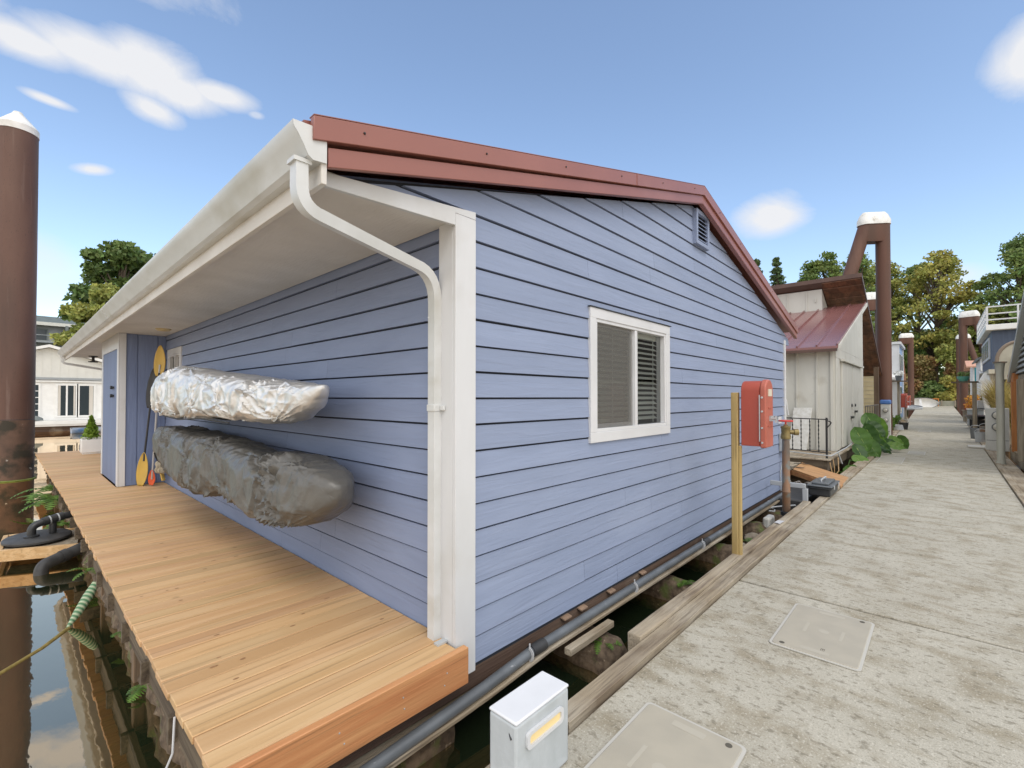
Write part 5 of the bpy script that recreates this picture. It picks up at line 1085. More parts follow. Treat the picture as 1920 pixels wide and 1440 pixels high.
# ------------------------------------------------------------------ left side of the dock, further on
def meter_box(x0, x1, y0, y1, z1, label, face, cap=None, n=2, z0=0.0):
    t = thing('meter_pedestal', label, 'meter box', ((x0 + x1)/2, (y0 + y1)/2, z0), 'electric meter pedestals along the dock'); make('body', MB().box(x0, x1, y0, y1, z0, z1), mat('meter_grey', (.60, .60, .57), (.54, .54, .51), scale=4, rough=.5), t, bevel=.015)
    ym = (y0 + y1)/2; r_ = min(.13, (y1 - y0)*.30)
    for k in range(n):
        zc = z1 - .22 - k*.36; m_ = make('meter', MB().lathe((x0 - .002, ym, zc), [(r_, 0), (r_, .04), (r_*.9, .055)], 20, axis='-x'), M_lid, t); make('meter_glass', MB().lathe((x0 - .058, ym, zc), [(r_*.82, 0), (r_*.78, .04), (r_*.5, .06)], 20, axis='-x'), mat('meter_dome', (.50, .48, .42), rough=.15), m_)
    make('seam', MB().box(x0 - .006, x0 - .001, y0 + .01, y1 - .01, z1 - 1.0, z1 - .985), M_lid, t)
    if cap: make('cap', MB().box(x0 - .03, x1 + .03, y0 - .02, y1 + .02, z1 + .001, z1 + .16), cap, t, bevel=.04)
    return t
meter_box(21.8, 22.1, 1.38, 1.66, 1.40, 'white two-meter pedestal with a blue cap at the foot of the tallest piles', 'x', M_bluecap)
meter_box(46, 46.3, 1.98, 2.25, 1.2, 'small far white meter pedestal behind the distant red cabinets', 'x', None, 1)
def far_cabinet(x, y, zb, label, s):
    t = fire_cabinet(x, y, zb, label, '', s); return t
far_cabinet(40.3, 2.0, .98, 'distant red hose cabinet on two wooden posts left of the dock', 1.45)
t = thing('wooden_post', 'pair of weathered posts under the distant red hose cabinet', 'post', (40.3, 2.0, 0)); make('shaft', MB().box(40.2, 40.4, 2.0, 2.14, -.2, 2.05), M_greyz, t); make('shaft', MB().box(40.5, 40.7, 1.72, 1.84, -.2, 1.0), M_greyz, t)
far_cabinet(53, 2.28, .95, 'most distant red hose cabinet, partly hidden behind the other one', 1.35)
t = thing('wooden_post', 'post under the most distant red hose cabinet', 'post', (53, 2.3, 0)); make('shaft', MB().box(53, 53.2, 2.28, 2.4, -.2, 1.9), M_greyz, t)
t = thing('bucket', 'black bucket on the left dock edge below the distant red cabinets', 'bucket', (31.2, 1.45, 0)); make('body', MB().lathe((31.2, 1.45, 0), [(.16, .0), (.20, .36), (.17, .36), (.14, .03)], 18), M_blk, t); make('handle', MB().tube(arc((31.2, 1.45, .35), .19, 0, 180, 12, (0, 1, 0), (-.3, 0, .9)), .01, 6), M_galv, t)
t = thing('hose_reel', 'grey hose coil at the dock edge beside the black bucket', 'hose', (29.6, 1.6, 0)); mb = MB()
for k in range(5): mb.tube(arc((29.6, 1.58, .10 + k*.045), .2 - .01*k, 0, 360, 18, (0, 1, 0), (1, 0, .1)), .022, 6)
make('coil', mb, M_plastic, t, smooth=50)
t = thing('shelf_stand', 'wooden plant shelf on a post in front of the pale blue house', 'stand', (36.5, 1.9, 0)); make('post', MB().box(36.45, 36.6, 1.85, 1.98, 0, 2.6), M_greyz, t); make('shelf', MB().box(36.1, 36.9, 1.5, 2.3, 2.6, 2.66), M_greyy, t)
t = thing('potted_plant', 'dark clay pot with white blossom on the plant shelf', 'plant', (36.5, 1.9, 2.66)); make('pot', MB().lathe((36.5, 1.9, 2.661), [(.12, 0), (.18, .3), (.15, .3)], 14), M_lid, t); fromV('foliage', leafmesh((36.5, 1.9, 3.1), (.25, .25, .2), 120, .06, 5), M_flw, t)
def bush(name, c, rads, n, size, m, label, seed, cat='shrub', group=None, stem=True):
    t = thing(name, label, cat, (c[0], c[1], max(WZ, c[2] - rads[2])), group); rr = random.Random(seed); V = []
    nb = 7
    for k in range(nb):
        a_ = rr.uniform(0, 6.28); q = rr.uniform(.1, .65); V.append(leafmesh((c[0] + math.cos(a_)*q*rads[0], c[1] + math.sin(a_)*q*rads[1], c[2] + rr.uniform(-.5, .55)*rads[2]), (rads[0]*.5, rads[1]*.5, rads[2]*.42), n//nb, size, seed*13 + k, .35))
    fromV('foliage', np.vstack(V), m, t)
    if stem: mb = MB(); [mb.tube([(c[0], c[1], c[2] - rads[2]), (c[0] + rads[0]*.5*math.cos(k*2.1), c[1] + rads[1]*.5*math.sin(k*2.1), c[2] + rads[2]*.3)], [.02*rads[2] + .01, .006], 6) for k in range(3)]; make('stem', mb, M_bark, t)
    return t
bush('shrub', (27.5, 1.75, .8), (.7, .18, .9), 500, .06, M_fern, 'thin green climbing shrub between the tallest piles and the pale blue house', 31)
bush('shrub', (33, 1.8, .35), (1.0, .15, .4), 300, .06, M_fern, 'low green plants along the left dock edge behind the black bucket', 32)

# far end of the dock: upturned boats, orange chair, low fence
def hull(name, c, L_, W, Hh, rz, m, label, tilt=0, trim=M_lid):
    t = thing(name, label, 'boat', c, rz=rz); mb = MB()
    def fn(u, v):
        w = W/2*max(.02, (1 - abs(2*u - 1)**2.6 if u > .5 else 1 - .45*abs(2*u - 1)**2.6)); a_ = (v - .5)*math.pi; return (u*L_ - L_/2, w*math.sin(a_), Hh*(1 - .55*math.cos(a_)**1.2 if False else 1) - Hh*math.cos(a_)**.7*(1 if abs(a_) < 1.56 else 0))
    mb.grid(fn, 22, 15); o = make('hull', mb, m, t, smooth=60, local=True, fixn=False); md = o.modifiers.new('s', 'SOLIDIFY'); md.thickness = .03
    mb = MB(); pts = [fn(i/21, 0) for i in range(22)] + [fn(i/21, 1) for i in range(21, -1, -1)]; mb.tube(pts, .03, 6); make('gunwale', mb, trim, t, local=True)
    mb = MB(); mb.box(-L_*.12, -L_*.05, -W*.46, W*.46, Hh*.72, Hh*.78); make('thwart', mb, M_white, t, local=True)
    t.rotation_euler = (tilt, 0, rz); return t
hull('rowing_boat', (84, 2.0, .75), 3.6, 1.4, .6, rad(-65), M_nbw, 'white rowing boat tipped on its side at the far end of the dock', rad(75))
hull('rowing_boat', (72, 2.75, .22), 2.2, .9, .4, rad(-80), M_plastic, 'pale grey dinghy pulled up on the left of the far dock', rad(20))
t = thing('chair', 'orange wooden chair at the far end of the dock', 'chair', (90, .7, .4)); mo = mat('chair_orange', (.62, .22, .05), rough=.5)
for (a_, b_) in ((90, .35), (90, .95), (90.6, .35), (90.6, .95)): make('leg', MB().box(a_ - .04, a_ + .04, b_ - .04, b_ + .04, .36, .85 if a_ > 90.1 else .85), mo, t)
make('seat', MB().box(89.9, 90.65, .28, 1.02, .852, .92), mo, t); make('backrest', MB().box(90.58, 90.66, .30, .38, .921, 1.5).box(90.58, 90.66, .92, 1.0, .921, 1.5).box(90.58, 90.66, .381, .919, 1.38, 1.5), mo, t)
t = thing('low_fence', 'low grey board fence closing the far end of the dock', 'fence', (91.6, 0, .4)); mb = MB(); mb.box(91.5, 91.6, -1.5, 4.5, .35, 1.15); make('panel', mb, mat('fence_grey', (.24, .24, .19), (.3, .3, .24), scale=2, rough=.9), t)
for Y in (-1.4, 0, 1.5, 3, 4.4): make('post', MB().box(91.4, 91.499, Y - .06, Y + .06, .3, 1.25), M_greyz, t)

# ------------------------------------------------------------------ right side of the dock
t = meter_box(20.6, 20.95, -1.50, -1.00, 1.32, 'light grey pedestal with two round meters beside the steel post on the right', 'x', None, 2)
t = thing('steel_post', 'grey galvanised pipe post with a flared top standing on the right kerb timber', 'post', (16.6, -1.17, 0))
mb = MB(); mb.lathe((16.6, -1.06, 0), [(.10, .01), (.085, .06), (.075, .1), (.072, 2.25), (.085, 2.42), (.10, 2.50)], 20); make('shaft', mb, mat('post_galv', (.40, .40, .35), (.30, .29, .24), scale=5, st=(1, 1, .2), rough=.6, metal=.2), t, smooth=60); make('plate', MB().box(16.48, 16.72, -1.18, -.94, 2.501, 2.53), M_stand, t)
# grey shingled house at the right edge
t = thing('shingled_house', 'grey shingled house with white diagonal roof edge at the right frame edge', 'house', (18, -2.6, .1))
mb = MB(); mb.prism([(14, -1.62, 2.28), (20.0, -1.62, 2.28), (14, -1.62, 5.25)], (0, -3.5, 0)); make('upper_wall', mb, mat('shingle_dark', (.08, .08, .08), rough=.8), t, smooth=0)
mb = MB(); z = 2.32
while z < 4.9:
    xe = 19.7 - (z - 2.28)*2.02; mb.prism([(14, -1.60, z), (14, -1.545, z), (14, -1.60, z + .10)], (xe - 14, 0, 0)); z += .145
make('shingle_course', mb, M_shing, t, smooth=0)
mb = MB(); mb.bar((20.25, -1.52, 2.15), (14, -1.52, 5.25), .10, .14, up=(0, 1, 0)); mb.bar((20.5, -1.60, 2.16), (14.1, -1.60, 5.36), .20, .05, up=(0, 1, 0)); make('rake_board', mb, mat('rake_pale', (.46, .47, .45), rough=.6), t)
mb = MB(); mb.prism([(20.4, -1.47, 2.22), (14, -1.47, 5.40), (14, -1.47, 5.48), (20.55, -1.47, 2.24)], (0, -4, 0)); make('roof', mb, M_lid, t)
mb = MB(); mb.box(14, 20.6, -1.78, -1.60, 2.10, 2.275); mb.box(20.1, 20.3, -4.5, -1.5, 2.05, 2.25); make('beam', mb, M_greyz, t)
for (a_, b_) in ((17.1, -1.46), (14.2, -1.5)): make('post', MB().box(a_ - .08, a_ + .08, b_ - .08, b_ + .08, .05, 2.10), M_greyz, t, bevel=.006)
make('post', MB().box(19.4, 19.6, -1.62, -1.46, .1, 2.1), M_orange, t, bevel=.006)
make('beam', MB().box(19.5, 21.0, -1.64, -1.5, 2.105, 2.35), M_orange, t)
mb = MB(); mb.box(12.6, 20.5, -4.5, -1.55, .02, .10); mb.box(12.6, 20.5, -1.56, -1.50, -.2, .12); make('deck', mb, M_grey, t); mb = MB(); mb.box(14.5, 20, -4.4, -2.6, .1, 2.1); make('lower_wall', mb, M_aptl, t); make('float', MB().box(12.7, 20.4, -4.4, -1.7, -.6, .018), M_brn, t)
bush('shrub', (14.6, -1.40, -.25), (.8, .12, .2), 200, .05, M_fern, 'small green weeds in the water gap at the right frame edge', 41)
# arch panel
t = thing('arched_gate', 'round-topped beige arch panel with a brown rim behind the steel post', 'arch', (22.2, -1.62, .0))
pts = [(22.2, -1.35, 0)] + [(22.2, -1.85 + .5*math.cos(rad(a_)), 2.85 + .62*math.sin(rad(a_))) for a_ in range(0, 181, 12)] + [(22.2, -2.35, 0)]
make('panel', MB().prism([p for p in pts if p[2] > 2.3] if False else [(22.2, -1.35, 2.25)] + pts[1:-1] + [(22.2, -2.35, 2.25)], (.06, 0, 0)), M_beige, t)
make('rim', MB().tube(pts, .05, 8), mat('rim_brown', (.26, .20, .15), rough=.8), t, smooth=50)
make('light_box', MB().box(21.95, 22.15, -1.95, -1.75, 2.75, 3.0), M_beige, t)
# slate-blue house with roof terrace
t = thing('floating_house', 'slate blue upper storey with a white railed roof terrace on the right', 'house', (31, -3, 0)); T2 = t
mb = MB(); mb.box(28.5, 35, -6, -1.6, 2.85, 4.5); make('upper_wall', mb, M_slate, t, smooth=0)
mb = MB(); mb.box(29.3, 35, -6, -2.2, .2, 2.6); make('lower_wall', mb, M_slate, t, smooth=0)
mb = MB(); mb.box(28.3, 35.2, -6.1, -1.48, 2.66, 2.845); make('floor_beam', mb, M_beige, t)
mb = MB(); mb.box(28.2, 35.3, -6.2, -1.4, 4.505, 4.74); make('terrace_edge', mb, M_nbw, t, bevel=.02)
w = make('window', MB().box(29.4, 34.4, -1.598, -1.55, 3.35, 4.3), M_white, t); make('pane', MB().box(29.6, 30.7, -1.549, -1.54, 3.45, 4.2).box(30.9, 32, -1.549, -1.54, 3.45, 4.2).box(32.2, 33.2, -1.549, -1.54, 3.45, 4.2).box(33.4, 34.3, -1.549, -1.54, 3.45, 4.2), mat('pale_pane', (.36, .40, .43), rough=.15), w)  # pale pane colour has a grey-blue reflection painted in
make('brace', MB().bar((29.5, -1.75, 2.65), (31.0, -2.2, 1.7), .12, .12).bar((28.6, -1.7, 2.65), (28.6, -2.6, 2.0), .12, .12), M_brn, t)
make('post', MB().box(28.5, 28.66, -2.6, -2.44, .1, 2.66), M_greyz, t); make('float', MB().box(28, 35.5, -6.2, -2, -.6, .2), M_greyy, t)
r_ = MB()
for z in (4.95, 5.2, 5.5): r_.bar((28.25, -1.45, z), (28.25, -6.1, z), .05, .05); r_.bar((28.25, -1.45, z), (35.2, -1.45, z), .05, .05)
rl = make('terrace_railing', r_, M_white, t)
mb = MB()
for k in range(8): mb.box(28.22 + k, 28.28 + k, -1.48, -1.42, 4.74, 5.52)
for k in range(1, 6): mb.box(28.22, 28.28, -1.48 - k*.9, -1.42 - k*.9, 4.74, 5.52)
make('baluster', mb, M_white, rl)
make('terrace_canopy', MB().box(28.3, 30.5, -4.5, -2.8, 5.55, 5.62), M_white, t)
simple_house('floating_house', 'small white gabled house between the slate blue storey and the right piles', 40, 45, -5, -1.75, .3, 4.0, M_nbw, M_lid, .7, 'x', .2, [('x', -3.0, -2.3, 2.8, 3.6)])
t = simple_house('floating_house', 'low house with a coral roof edge just right of the leaning piles', 48, 53, -5, -1.7, .3, 3.9, M_nbw, M_peach, .5, 'y', .35, [('x', -2.7, -2.0, 2.6, 3.4)]); make('porch_post', MB().box(46.9, 47.15, -2.0, -1.75, 1.0, 3.8), M_teal, t)
# ornamental grass
def grass(c, n, L_, m, label, seed, spread=.35, name='ornamental_grass'):
    rr = random.Random(seed); mb = MB()
    for k in range(n):
        a_ = rr.uniform(0, 6.28); d = Vector((math.cos(a_), math.sin(a_), 0)); p = Vector(c) + d*rr.uniform(0, spread*.4); l = L_*rr.uniform(.6, 1.1); lean = rr.uniform(.2, .75); sd = Vector((-d.y, d.x, 0))*.02
        pr_ = []
        for j in range(7):
            f = j/6; pr_.append(p + d*lean*l*.8*f*f + Vector((0, 0, l*(f - .5*lean*f*f*f*1.1))))
        for j in range(6): w0, w1 = 1 - j/6.3, 1 - (j + 1)/6.3; mb.add([pr_[j] - sd*w0, pr_[j] + sd*w0, pr_[j + 1] + sd*w1, pr_[j + 1] - sd*w1], [(0, 1, 2, 3)])
    o = make(name, mb, m, None, smooth=0, fixn=False); return tag(o, label, 'ornamental grass')
grass((23.6, -1.5, .8), 800, 1.75, M_grassy, 'golden arching ornamental grass in front of the slate blue house', 3)
grass((21.6, -1.75, .4), 500, 1.9, M_grassy, 'golden green grass clump between the steel post and the orange post', 4)
t = thing('planter_box', 'weathered wooden planter box holding the golden grass', 'planter', (23.8, -1.55, 0)); make('box', MB().box(23.0, 24.6, -1.95, -1.2, .05, .8), M_greyz, t, bevel=.01); make('rim', MB().box(22.96, 24.64, -1.99, -1.16, .801, .84), M_greyz, t)
t = thing('barrel', 'dark blue barrel behind the steel post', 'barrel', (20.4, -1.95, .1)); make('body', MB().lathe((20.2, -2.0, .1), [(.26, 0), (.30, .2), (.31, .5), (.30, .8), (.26, 1.0)], 20), mat('barrel_blue', (.015, .02, .04), rough=.4), t, smooth=40); make('rim', MB().lathe((20.2, -2.0, 1.1), [(.27, 0), (.27, .03), (.2, .03)], 20), M_blk, t)
# buckets and step
for k, (X, Y, r_, h, m_, l) in enumerate(((26.2, -.98, .17, .42, M_lid, 'dark bucket furthest of the three beside the meter pedestal'), (24.3, -1.06, .19, .36, M_plastic, 'light grey bucket beside the step board'), (25.2, -1.2, .16, .55, M_stand, 'tall dark can between the two buckets'))):
    t = thing('bucket', l, 'bucket', (X, Y, 0), 'buckets beside the meter pedestal'); make('body', MB().lathe((X, Y, .005), [(r_*.85, 0), (r_, h), (r_*.9, h), (r_*.8, .04)], 18), m_, t, smooth=40); make('handle', MB().tube(arc((X, Y, h), r_, 0, 180, 10, (0, 1, 0), (-.5, 0, .7)), .01, 6), M_galv, t)
o = make('step_board', MB().box(21.2, 22.0, -1.35, -.62, .012, .055), M_hatchl, None, bevel=.005); tag(o, 'flat pale step board lying on the right dock edge in front of the meter pedestal', 'board')
# post with shelf
t = thing('shelf_post', 'slim wooden post with a crossbar on the right dock edge', 'post', (31.5, -1.15, 0)); make('shaft', MB().box(31.4, 31.58, -1.24, -1.08, -.1, 2.35), M_greyz, t, bevel=.006); make('crossbar', MB().box(31.38, 31.6, -2.1, -.35, 2.351, 2.43), M_greyy, t)
t = thing('potted_plant', 'green glazed pot standing on the crossbar of the slim post', 'plant', (31.5, -.75, 2.43)); make('pot', MB().lathe((31.5, -.78, 2.431), [(.14, 0), (.22, .14), (.24, .24), (.2, .24)], 16), mat('glaze_green', (.10, .32, .26), rough=.3), t, smooth=40); fromV('foliage', leafmesh((31.5, -.78, 2.78), (.26, .26, .12), 150, .05, 6), M_fgrn, t)
# white closed parasol / cloth
t = thing('parasol', 'closed white parasol bundle among the golden grass', 'parasol', (29.5, -1.6, 0)); make('pole', MB().lathe((29.5, -1.62, 0), [(.04, 0), (.04, 2.7)], 10), M_white, t)
mb = MB()
def pf(u, v):
    a_ = v*6.283; z = .75 + u*2.0; r0 = .10 + .16*abs(math.sin(u*2.6)) + (.12 if u > .75 else 0)*(1 - u)*4; k = 1 + .3*math.sin(a_*6 + u*3); return (29.5 + r0*k*math.cos(a_), -1.62 + r0*k*math.sin(a_), z)
mb.grid(pf, 16, 40, cv=True); make('canopy', mb, M_nbw, t, smooth=60)
t = thing('laundry_cloth', 'white cloth draped over the rail left of the closed parasol', 'cloth', (32.5, -1.7, 2)); mb = MB(); mb.grid(lambda u, v: (32.3 + .25*math.sin(v*9), -1.35 - u*1.0, 2.3 + .5*v + .25*math.sin(u*5 + v*2)), 20, 12); o = make('sheet', mb, M_nbw, t, smooth=70); o.modifiers.new('s', 'SOLIDIFY').thickness = .02
# flowers, tubs, table
bush('flower_bush', (38, -1.35, 1.35), (1.0, .45, .5), 500, .07, M_flor, 'orange and yellow flowers in a tub left of the slim post', 51, 'flowers')
bush('flower_bush', (44, -1.3, 1.0), (1.0, .3, .35), 300, .07, M_flred, 'dark red flowers beyond the orange ones', 52, 'flowers')
t = thing('flower_tub', 'pale square tub under the orange flowers', 'tub', (38, -1.35, 0)); make('tub', MB().box(37.5, 38.4, -1.75, -1.1, .02, .95), M_aptl, t, bevel=.02); make('rim', MB().box(37.45, 38.45, -1.8, -1.05, .951, 1.0), M_nbw, t)
t = thing('flower_tub', 'wooden tub under the dark red flowers', 'tub', (44, -1.3, 0)); make('tub', MB().box(43.5, 44.5, -1.6, -1.05, .04, .75), M_greyz, t, bevel=.02); make('rim', MB().box(43.45, 44.55, -1.65, -1.0, .751, .8), M_greyz, t)
t = thing('black_dinghy', 'low black dinghy shape on trestles right of the dock', 'boat', (34.5, -1.25, .5)); mb = MB(); mb.lathe((34.6, -1.35, .42), [(.1, 0), (.5, .12), (.62, .28), (.58, .28), (.3, .1)], 24, sx=2.6, sy=.75); make('hull', mb, M_blk, t, smooth=50); [make('trestle', MB().box(a_, a_ + .1, -1.6, -1.1, .02, .5), M_blk, t) for a_ in (33.6, 35.5)]
t = thing('garden_table', 'grey table behind the slim post with a white box on it', 'table', (33.2, -1.7, 0)); make('top', MB().box(32.6, 34.2, -2.2, -1.2, 1.05, 1.1), M_lid, t); [make('leg', MB().box(a_, a_ + .06, b_, b_ + .06, .0, 1.049), M_lid, t) for a_ in (32.65, 34.1) for b_ in (-2.15, -1.3)]
o = make('white_box', MB().box(32.7, 32.95, -1.55, -1.3, 1.101, 1.5), M_white, None, bevel=.02); tag(o, 'small white box standing on the grey table', 'box')
bush('shrub', (27.5, -1.75, .8), (1.2, .35, .7), 700, .07, M_faut, 'brown and green potted shrubs behind the golden grass', 53)
bush('shrub', (34, -1.85, 1.5), (2.6, .5, 1.15), 1500, .09, M_faut, 'autumn coloured shrub between the slim post and the slate blue house', 54)

# ------------------------------------------------------------------ far left: white neighbour house, apartments
NY = 41.0
t = thing('floating_house', 'white gabled floating house across the water with french windows', 'house', (1.6, NY, 0)); NB = t
mb = MB(); mb.prism([(-4.2, NY, 2.9), (7.4, NY, 2.9), (1.6, NY, 4.75)], (0, 9, 0)); make('gable_wall', mb, M_nbb, t, smooth=0)
mb = MB()
for k in range(29): X = -3.9 + k*.4; h = 4.72 - abs(X - 1.6)*.319; mb.box(X - .012, X + .012, NY - .014, NY - .001, 2.9, max(2.95, h))
make('batten', mb, M_nbb, t)
mb = MB(); mb.box(-4.0, 7.2, NY + .02, NY + 9, .22, 2.89); make('wall', mb, M_nbw, t, smooth=0)
mb = MB()
for s_, xe in ((-1, -4.6), (1, 7.8)): mb.prism([(xe, NY - .35, 2.80), (1.6, NY - .35, 4.78), (1.6, NY - .35, 4.95), (xe, NY - .35, 2.97)], (0, 9.6, 0))
make('roof', mb, M_nbw, t, smooth=0)
mb = MB(); mb.box(-4.2, 7.4, NY - .12, NY - .016, 2.76, 2.90); make('eave_trim', mb, M_aptl, t); mb = MB(); mb.box(-4.2, 7.4, NY - .10, NY - .0, 2.62, 2.70); make('lintel', mb, M_nbw, t)
mb = MB(); mb.box(-4.6, 7.8, NY - 1.2, NY, .0, .21); make('deck_edge', mb, M_nbw, t); mb = MB(); mb.box(-4.5, 7.7, NY - 1.18, NY, -.12, -.002); make('deck_beam', mb, M_soff, t); mb = MB(); mb.box(-4.4, 7.6, NY - .9, NY + 9, -.7, -.14); make('float', mb, M_brn, t)
def panes(x0, x1, z0, z1, nx, nz, lbl, bar=.05, dep=.02):
    w = make(lbl, MB().box(x0 - .08, x1 + .08, NY - .03, NY + .018, z0 - .06, z1 + .08), M_nbw, t)
    g = MB(); W, Hh = (x1 - x0)/nx, (z1 - z0)/nz
    for i_ in range(nx):
        for j_ in range(nz): g.box(x0 + i_*W + bar/2, x0 + (i_ + 1)*W - bar/2, NY - .036, NY - .031, z0 + j_*Hh + bar/2, z0 + (j_ + 1)*Hh - bar/2)
    make('pane', g, MT['dark_pane'], w); return w
panes(.75, 1.18, .45, 2.45, 2, 5, 'door', .05); panes(-.9, .5, .45, 2.45, 3, 5, 'window', .05); panes(4.6, 5.6, .9, 2.3, 2, 1, 'window')
w = panes(1.97, 2.88, .45, 2.45, 2, 1, 'french_window', .09); make('curtain', MB().box(2.02, 2.14, NY - .040, NY - .037, .5, 2.4).box(2.74, 2.82, NY - .040, NY - .037, .5, 2.4), M_curt, w)
w = panes(2.98, 3.74, .45, 2.45, 1, 1, 'french_window', .09); make('curtain', MB().box(3.48, 3.68, NY - .040, NY - .037, .5, 2.4), M_curt, w)
o = make('covered_dinghy', MB().lathe((.95, NY - .75, .215), [(.05, .0), (.42, .03), (.40, .16), (.22, .28), (.04, .33)], 20, sx=1.0, sy=.5), M_aptg, None, smooth=50); tag(o, 'grey covered dinghy on the deck of the white house across the water', 'boat')
hull('kayak', (3.9, 37.5, -.48), 3.0, .7, .34, rad(8), mat('kayak_blue', (.05, .12, .25), (.5, .5, .5), scale=1.2, rough=.4), 'blue and white kayak floating behind the cypress planter')
plant('water_plants', (2.6, 38.5, -.45), 14, .5, .1, M_faut, 'small brownish raft of plants on the water below the white house', up=.2, seed=61)
# apartment building
AY = 122
t = thing('apartment_building', 'dark grey apartment block with balconies behind the white neighbour house', 'building', (5, AY, 0))
mb = MB(); mb.box(-30, 30, AY, AY + 14, -1, 15.2); make('wall', mb, M_aptl, t, smooth=0)
mb = MB(); mb.prism([(-31, AY - 1.2, 15.2), (-31, AY + 15, 15.2), (-31, AY + 7, 17.6)], (62, 0, 0)); make('roof', mb, M_aptr, t, smooth=0)
mb = MB(); mb.box(-31, 31, AY - 1.4, AY - 1.21, 14.9, 15.5); make('gutter', mb, M_nbb, t)
for zz in (5.2, 8.6, 12.0):
    make('balcony', MB().box(-30, 30, AY - 2.2, AY - .01, zz - .35, zz), M_aptl, t)
for i_ in range(9):
    X = -28 + i_*7
    make('partition', MB().box(X - .2, X + .2, AY - 2.1, AY - .02, 1, 15), M_aptg, t)
    for zz in (8.6, 12.0): w = make('window', MB().box(X + 1.6, X + 4.6, AY - .12, AY - .02, zz + .1, zz + 2.4), M_aptg, t); make('pane', MB().box(X + 1.8, X + 4.4, AY - .14, AY - .121, zz + .3, zz + 2.2), MT['dark_pane'], w)
mb = MB()
for zz in (8.6, 12.0): mb.box(-30, 30, AY - 2.15, AY - 2.1, zz + 1.0, zz + 1.06)
make('balcony_rail', mb, M_galv, t)

# ------------------------------------------------------------------ trees
def tree(name, base, H_, Rr, m, label, seed, n=9000, size=.32, nb=34, trunk_h=.35, shape='round', cat='tree', group='trees beyond the water'):
    t = thing(name, label, cat, base, group); rr = random.Random(seed); B = Vector(base); V = []; tr = MB()
    th = H_*trunk_h; lean = Vector((rr.uniform(-.04, .04), rr.uniform(-.04, .04), 0))*H_
    tr.tube([B - Vector((0, 0, 1.5)), B + Vector((0, 0, th*.6)), B + lean*.5 + Vector((0, 0, th)), B + lean + Vector((0, 0, H_*.82))], [H_*.022, H_*.018, H_*.014, H_*.004], 8)
    for k in range(nb):
        f = rr.random(); z = th*.75 + (H_ - th*.75)*f
        if shape == 'cone': f = f**.85; z = th*.75 + (H_ - th*.75)*f; env = Rr*(1 - f)**.85; br = .30*env + .42
        else: env = Rr*math.sin(math.pi*min(1, f*.86 + .14)**.8)**.7; br = Rr*rr.uniform(.15, .33)
        a_ = rr.uniform(0, 6.283); q = env*(math.sqrt(rr.random())*.95 if shape != 'cone' else rr.uniform(.45, .85)); c = B + lean*f + Vector((math.cos(a_)*q, math.sin(a_)*q, z if shape == 'cone' else min(z, H_ - br*.5)))
        V.append(leafmesh(c, (br*1.15, br*1.15, br*(.45 if shape == 'cone' else .62)), n//nb, size, seed*101 + k, .25, aspect=.55))
        s0 = B + lean*f*.7 + Vector((0, 0, max(th*.5, (c.z - B.z)*.72))); tr.tube([s0, s0.lerp(c, .55) + Vector((0, 0, .02*H_)), c], [H_*.007, H_*.0045, H_*.0015], 5, cap=False)
    make('trunk', tr, M_bark, t, smooth=60); fromV('crown', np.vstack(V), m, t); return t
# left clump behind the neighbour house
tree('broadleaf_tree', (10.2, 79, .5), 21.5, 6.4, M_fdark, 'tall dark green tree left of the blue house eave', 1, 11000, .40)
tree('broadleaf_tree', (13.4, 80, .5), 21.0, 6.2, M_fdark, 'dark tree partly hidden behind the white gutter', 2, 9000, .40)
tree('broadleaf_tree', (7.3, 68, .5), 13.6, 4.4, M_fyel, 'yellow-green tree in front of the dark trees, above the white neighbour house', 3, 10000, .33)
tree('broadleaf_tree', (9.6, 66, .5), 9.5, 3.6, M_fyel, 'low yellow-green tree right of the taller yellow one, by the gutter tip', 4, 7000, .30)
# right: conifers above the shed roof
for k, (X, Y, H_, R_, l) in enumerate(((93, 24.6, 26.4, 3.8, 'pointed conifer nearest the blue roof slope'), (93, 21.0, 25.6, 3.4, 'slim conifer second from the blue roof slope'), (94, 17.0, 24.6, 4.6, 'green tree above the cream clerestory wall'), (95, 13.2, 26.0, 5.2, 'taller green tree left of the leaning pile leg'), (96, 9.6, 25.2, 4.6, 'green tree seen between the two legs of the tallest piles'))):
    tree('conifer' if k < 2 else 'broadleaf_tree', (X, Y, .8), H_, R_, M_fcon if k < 2 else M_fgrn, l, 20 + k, 9000, .26, 130 if k < 2 else 60, .25, 'cone' if k < 2 else 'round')
for k, (X, Y, H_, R_, m_, l) in enumerate(((106, 6.8, 25.0, 6.0, M_fyel, 'large yellow-green tree right behind the tallest piles'), (104, .8, 24.5, 6.2, M_fgold, 'big golden green tree in the middle of the far bank'), (112, 3.6, 24.5, 6.0, M_fgrn, 'green tree between the two golden ones, further back'), (100, -8.6, 22.0, 6.0, M_fgrn, 'mid green tree behind the slate blue house'), (101, -14.2, 29.5, 7.0, M_fdark, 'tall dark tree at the right edge of the sky'), (112, -10, 27.0, 6.5, M_fdark, 'dark tree behind the right piles'), (97, -4.2, 14, 4.4, M_fyel, 'smaller olive tree just right of the far piles'))):
    tree('broadleaf_tree', (X, Y, 1.2), H_, R_, m_, l, 40 + k, 10000, .28, 60, .36)
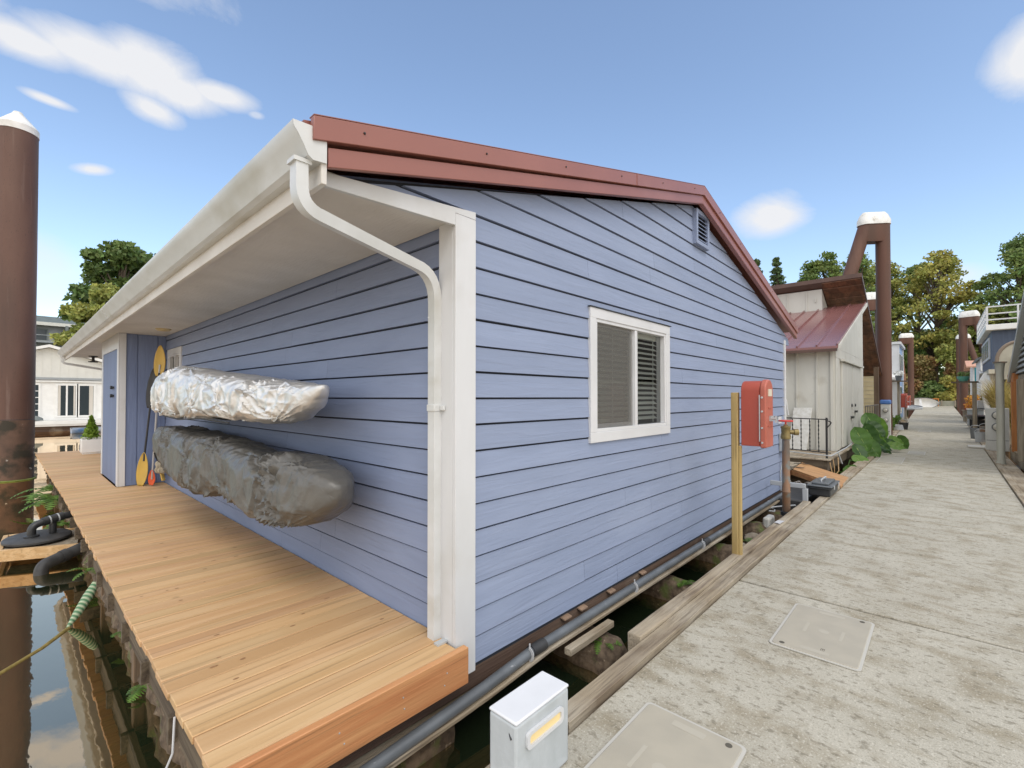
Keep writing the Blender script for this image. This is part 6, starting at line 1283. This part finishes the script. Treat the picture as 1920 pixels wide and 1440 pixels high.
# bank shrubs
SH = [((95.5, 1.2, 2.4), (2.4, 2.2, 2.0), M_fdark, 'dark green shrub behind the orange chair'), ((96, -1.6, 3.2), (2.6, 2.0, 2.4), M_fgold, 'bright yellow shrub right of the orange chair'), ((96, 4.2, 3.2), (2.6, 2.4, 2.4), M_faut, 'russet shrub above the tipped rowing boat'), ((99, 1.8, 6.0), (3.2, 2.6, 2.6), M_faut, 'large red-brown shrub high on the middle of the bank'), ((98.5, -2.2, 6.6), (3.2, 2.4, 2.8), M_faut, 'orange autumn shrub below the right piles'), ((99, 5.6, 6.8), (3.0, 2.4, 3.0), M_fgrn, 'green shrub high on the bank left of centre'), ((97, -5.0, 4.0), (3.0, 2.5, 3.0), M_faut, 'brown shrub behind the right piles'), ((102, 3.8, 9.6), (3.6, 3.0, 3.0), M_fdark, 'dark green bush under the golden tree'), ((102, -1.0, 10.0), (3.5, 3.0, 2.8), M_fyel, 'olive bush under the golden tree on the right'), ((97, 8.4, 4.2), (2.6, 2.6, 3.4), M_fgrn, 'green shrub seen between the left piles'), ((94.6, -.4, 1.6), (1.2, 1.4, 1.1), M_fgold, 'low golden shrub nearest the chair'), ((101, -6.0, 8.5), (3.6, 3.0, 3.2), M_fgrn, 'green bush between the right piles and the slate house'), ((98, 12.0, 5), (3, 3, 4), M_fgrn, 'green shrub behind the shed house roof'), ((100, 16, 6), (3.5, 3.5, 5), M_fdark, 'dark undergrowth bush behind the shed house')]
for k, (c, r_, m_, l) in enumerate(SH): bush('shrub', c, r_, 3800, .24, m_, l, 70 + k, group='shrubs on the far bank')
# background wood beyond, reads as one mass
V = []; rr = random.Random(99)
for k in range(46):
    X = rr.uniform(122, 140); Y = -60 + k*3.4; V.append(leafmesh((X, Y, rr.uniform(7, 12)), (5, 5, 6.5), 700, .6, 500 + k, .3))
for k in range(30):
    X = -50 + k*4.2; Y = rr.uniform(96, 104); V.append(leafmesh((X, Y, rr.uniform(3, 5)), (4, 4, 3.2), 500, .5, 700 + k, .3))
o = fromV('woodland', np.vstack(V), M_fgrn, None); o['kind'] = 'stuff'; o['label'] = 'background woodland along the river banks'
